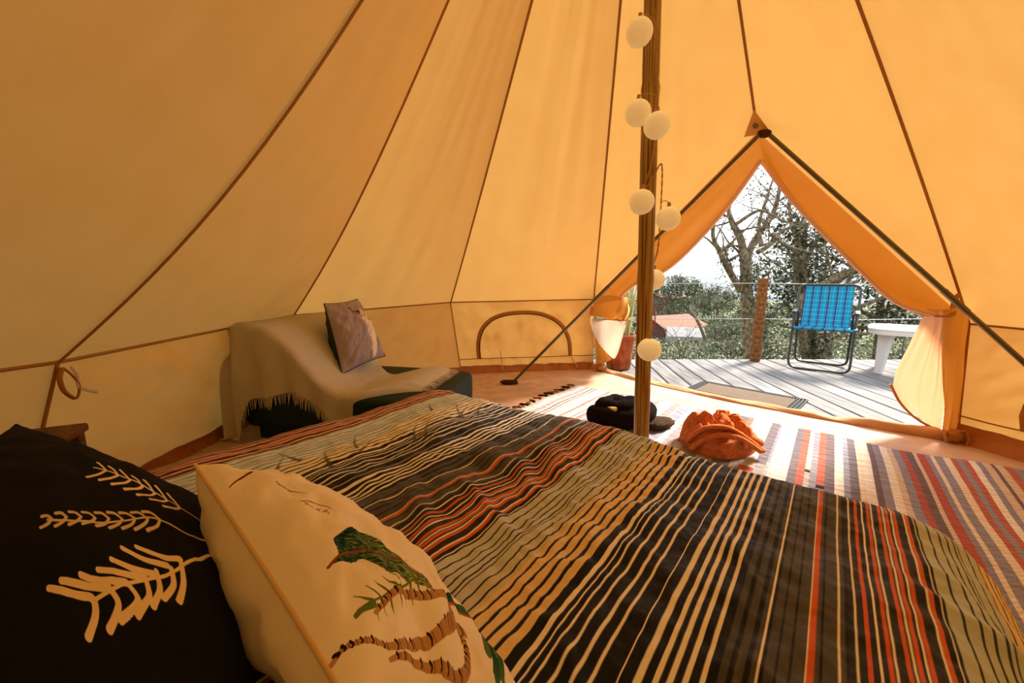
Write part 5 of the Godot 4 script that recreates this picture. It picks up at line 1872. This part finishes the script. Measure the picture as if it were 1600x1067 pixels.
# ---------------------------------------------------------------- houses across the valley
func gable(o: Node3D, c: Vector3, yaw: float, sz: Vector3, rise_: float, eave: float, wall: Material, roof: Material) -> void:
	var b := Basis(Vector3.UP, yaw)
	var h := sz / 2.0
	var w := Geo.new()
	var P := func(x: float, y: float, z: float) -> Vector3: return c + b * Vector3(x, y, z)
	for s in [-1, 1]:
		w.face([P.call(-h.x, 0, h.z * s), P.call(h.x, 0, h.z * s), P.call(h.x, sz.y, h.z * s), P.call(-h.x, sz.y, h.z * s)], b.z * s)
		w.face([P.call(h.x * s, 0, -h.z), P.call(h.x * s, 0, h.z), P.call(h.x * s, sz.y, h.z), P.call(h.x * s, sz.y + rise_, 0), P.call(h.x * s, sz.y, -h.z)], b.x * s)
	put("wall", w, wall, o)
	var r := Geo.new()
	var e := eave
	var lo := -rise_ * e / h.z
	for s in [-1, 1]:
		for t in [0.0, 0.15]:
			r.face([P.call(-h.x - e, sz.y + lo + t, (h.z + e) * s), P.call(h.x + e, sz.y + lo + t, (h.z + e) * s), P.call(h.x + e, sz.y + rise_ + t, 0), P.call(-h.x - e, sz.y + rise_ + t, 0)], Vector3.UP if t > 0 else Vector3.DOWN)
		r.face([P.call(-h.x - e, sz.y + lo, (h.z + e) * s), P.call(h.x + e, sz.y + lo, (h.z + e) * s), P.call(h.x + e, sz.y + lo + 0.15, (h.z + e) * s), P.call(-h.x - e, sz.y + lo + 0.15, (h.z + e) * s)], b.z * s)
	put("roof", r, roof, o)


func opening(o: Node3D, called: String, c: Vector3, yaw: float, at: Vector3, size: Vector2, m: Material) -> void:
	var g := Geo.new()
	var b := Basis(Vector3.UP, yaw)
	g.box(c + b * at, Vector3(size.x, size.y, 0.12), b, 0.02)
	put(called, g, m, o)


func houses() -> void:
	var o := thing("red_roof_house", "house with a pale red tiled roof on the slope across the valley", "house", Vector3.ZERO)
	var c := W(25.0, -8.5, 62)
	gable(o, c, 0.45, Vector3(7.0, 2.2, 5.0), 1.25, 0.9, M.brick, M.tiles)
	gable(o, W(28.8, -8.2, 64), 0.45, Vector3(3.2, 1.7, 3.4), 0.7, 0.6, M.brick, M.tiles)
	for x in [-2.2, -0.4, 1.6]:
		opening(o, "window", c, 0.45, Vector3(x, 1.15, 2.5), Vector2(0.9, 1.0), M.shade)
	o = thing("white_house", "small white walled house below the red tiled roof", "house", Vector3.ZERO)
	c = W(25.4, -9.6, 57)
	gable(o, c, -0.25, Vector3(5.0, 2.1, 4.0), 1.1, 0.05, M.render_wall, M.render_wall)
	for x in [-1.2, 1.2, 1.9]:
		opening(o, "window", c, -0.25, Vector3(x, 1.35, 2.1), Vector2(0.5, 0.65), M.shade)
	o = thing("brick_house", "red brick house half hidden by the spreading tree", "house", Vector3.ZERO)
	c = W(33.4, -6.6, 86)
	gable(o, c, 0.3, Vector3(5.6, 3.4, 5.0), 0.7, 0.3, M.brick, M.brick)
	opening(o, "window", c, 0.3, Vector3(0.8, 1.7, 2.5), Vector2(1.0, 1.4), M.shade)
	o = thing("pale_house", "pale flat walled house right beside the brick house", "house", Vector3.ZERO)
	c = W(37.6, -6.4, 87)
	gable(o, c, 0.3, Vector3(3.2, 3.0, 4.0), 0.4, 0.2, M.render_wall, M.tiles)
	opening(o, "window", c, 0.3, Vector3(0.2, 1.6, 2.0), Vector2(0.6, 1.2), M.shade)
	o = thing("garden_wall", "long low pale wall right of the white house", "wall", Vector3.ZERO)
	var g := Geo.new()
	g.box(W(31.5, -8.6, 52), Vector3(7.0, 0.7, 0.3), Basis(Vector3.UP, 0.1), 0.05)
	put("wall_run", g, M.render_wall, o)
	var cp := Geo.new()
	cp.box(W(31.5, -8.2, 52), Vector3(7.2, 0.12, 0.42), Basis(Vector3.UP, 0.1), 0.03)
	put("coping", cp, M.render_wall, o)
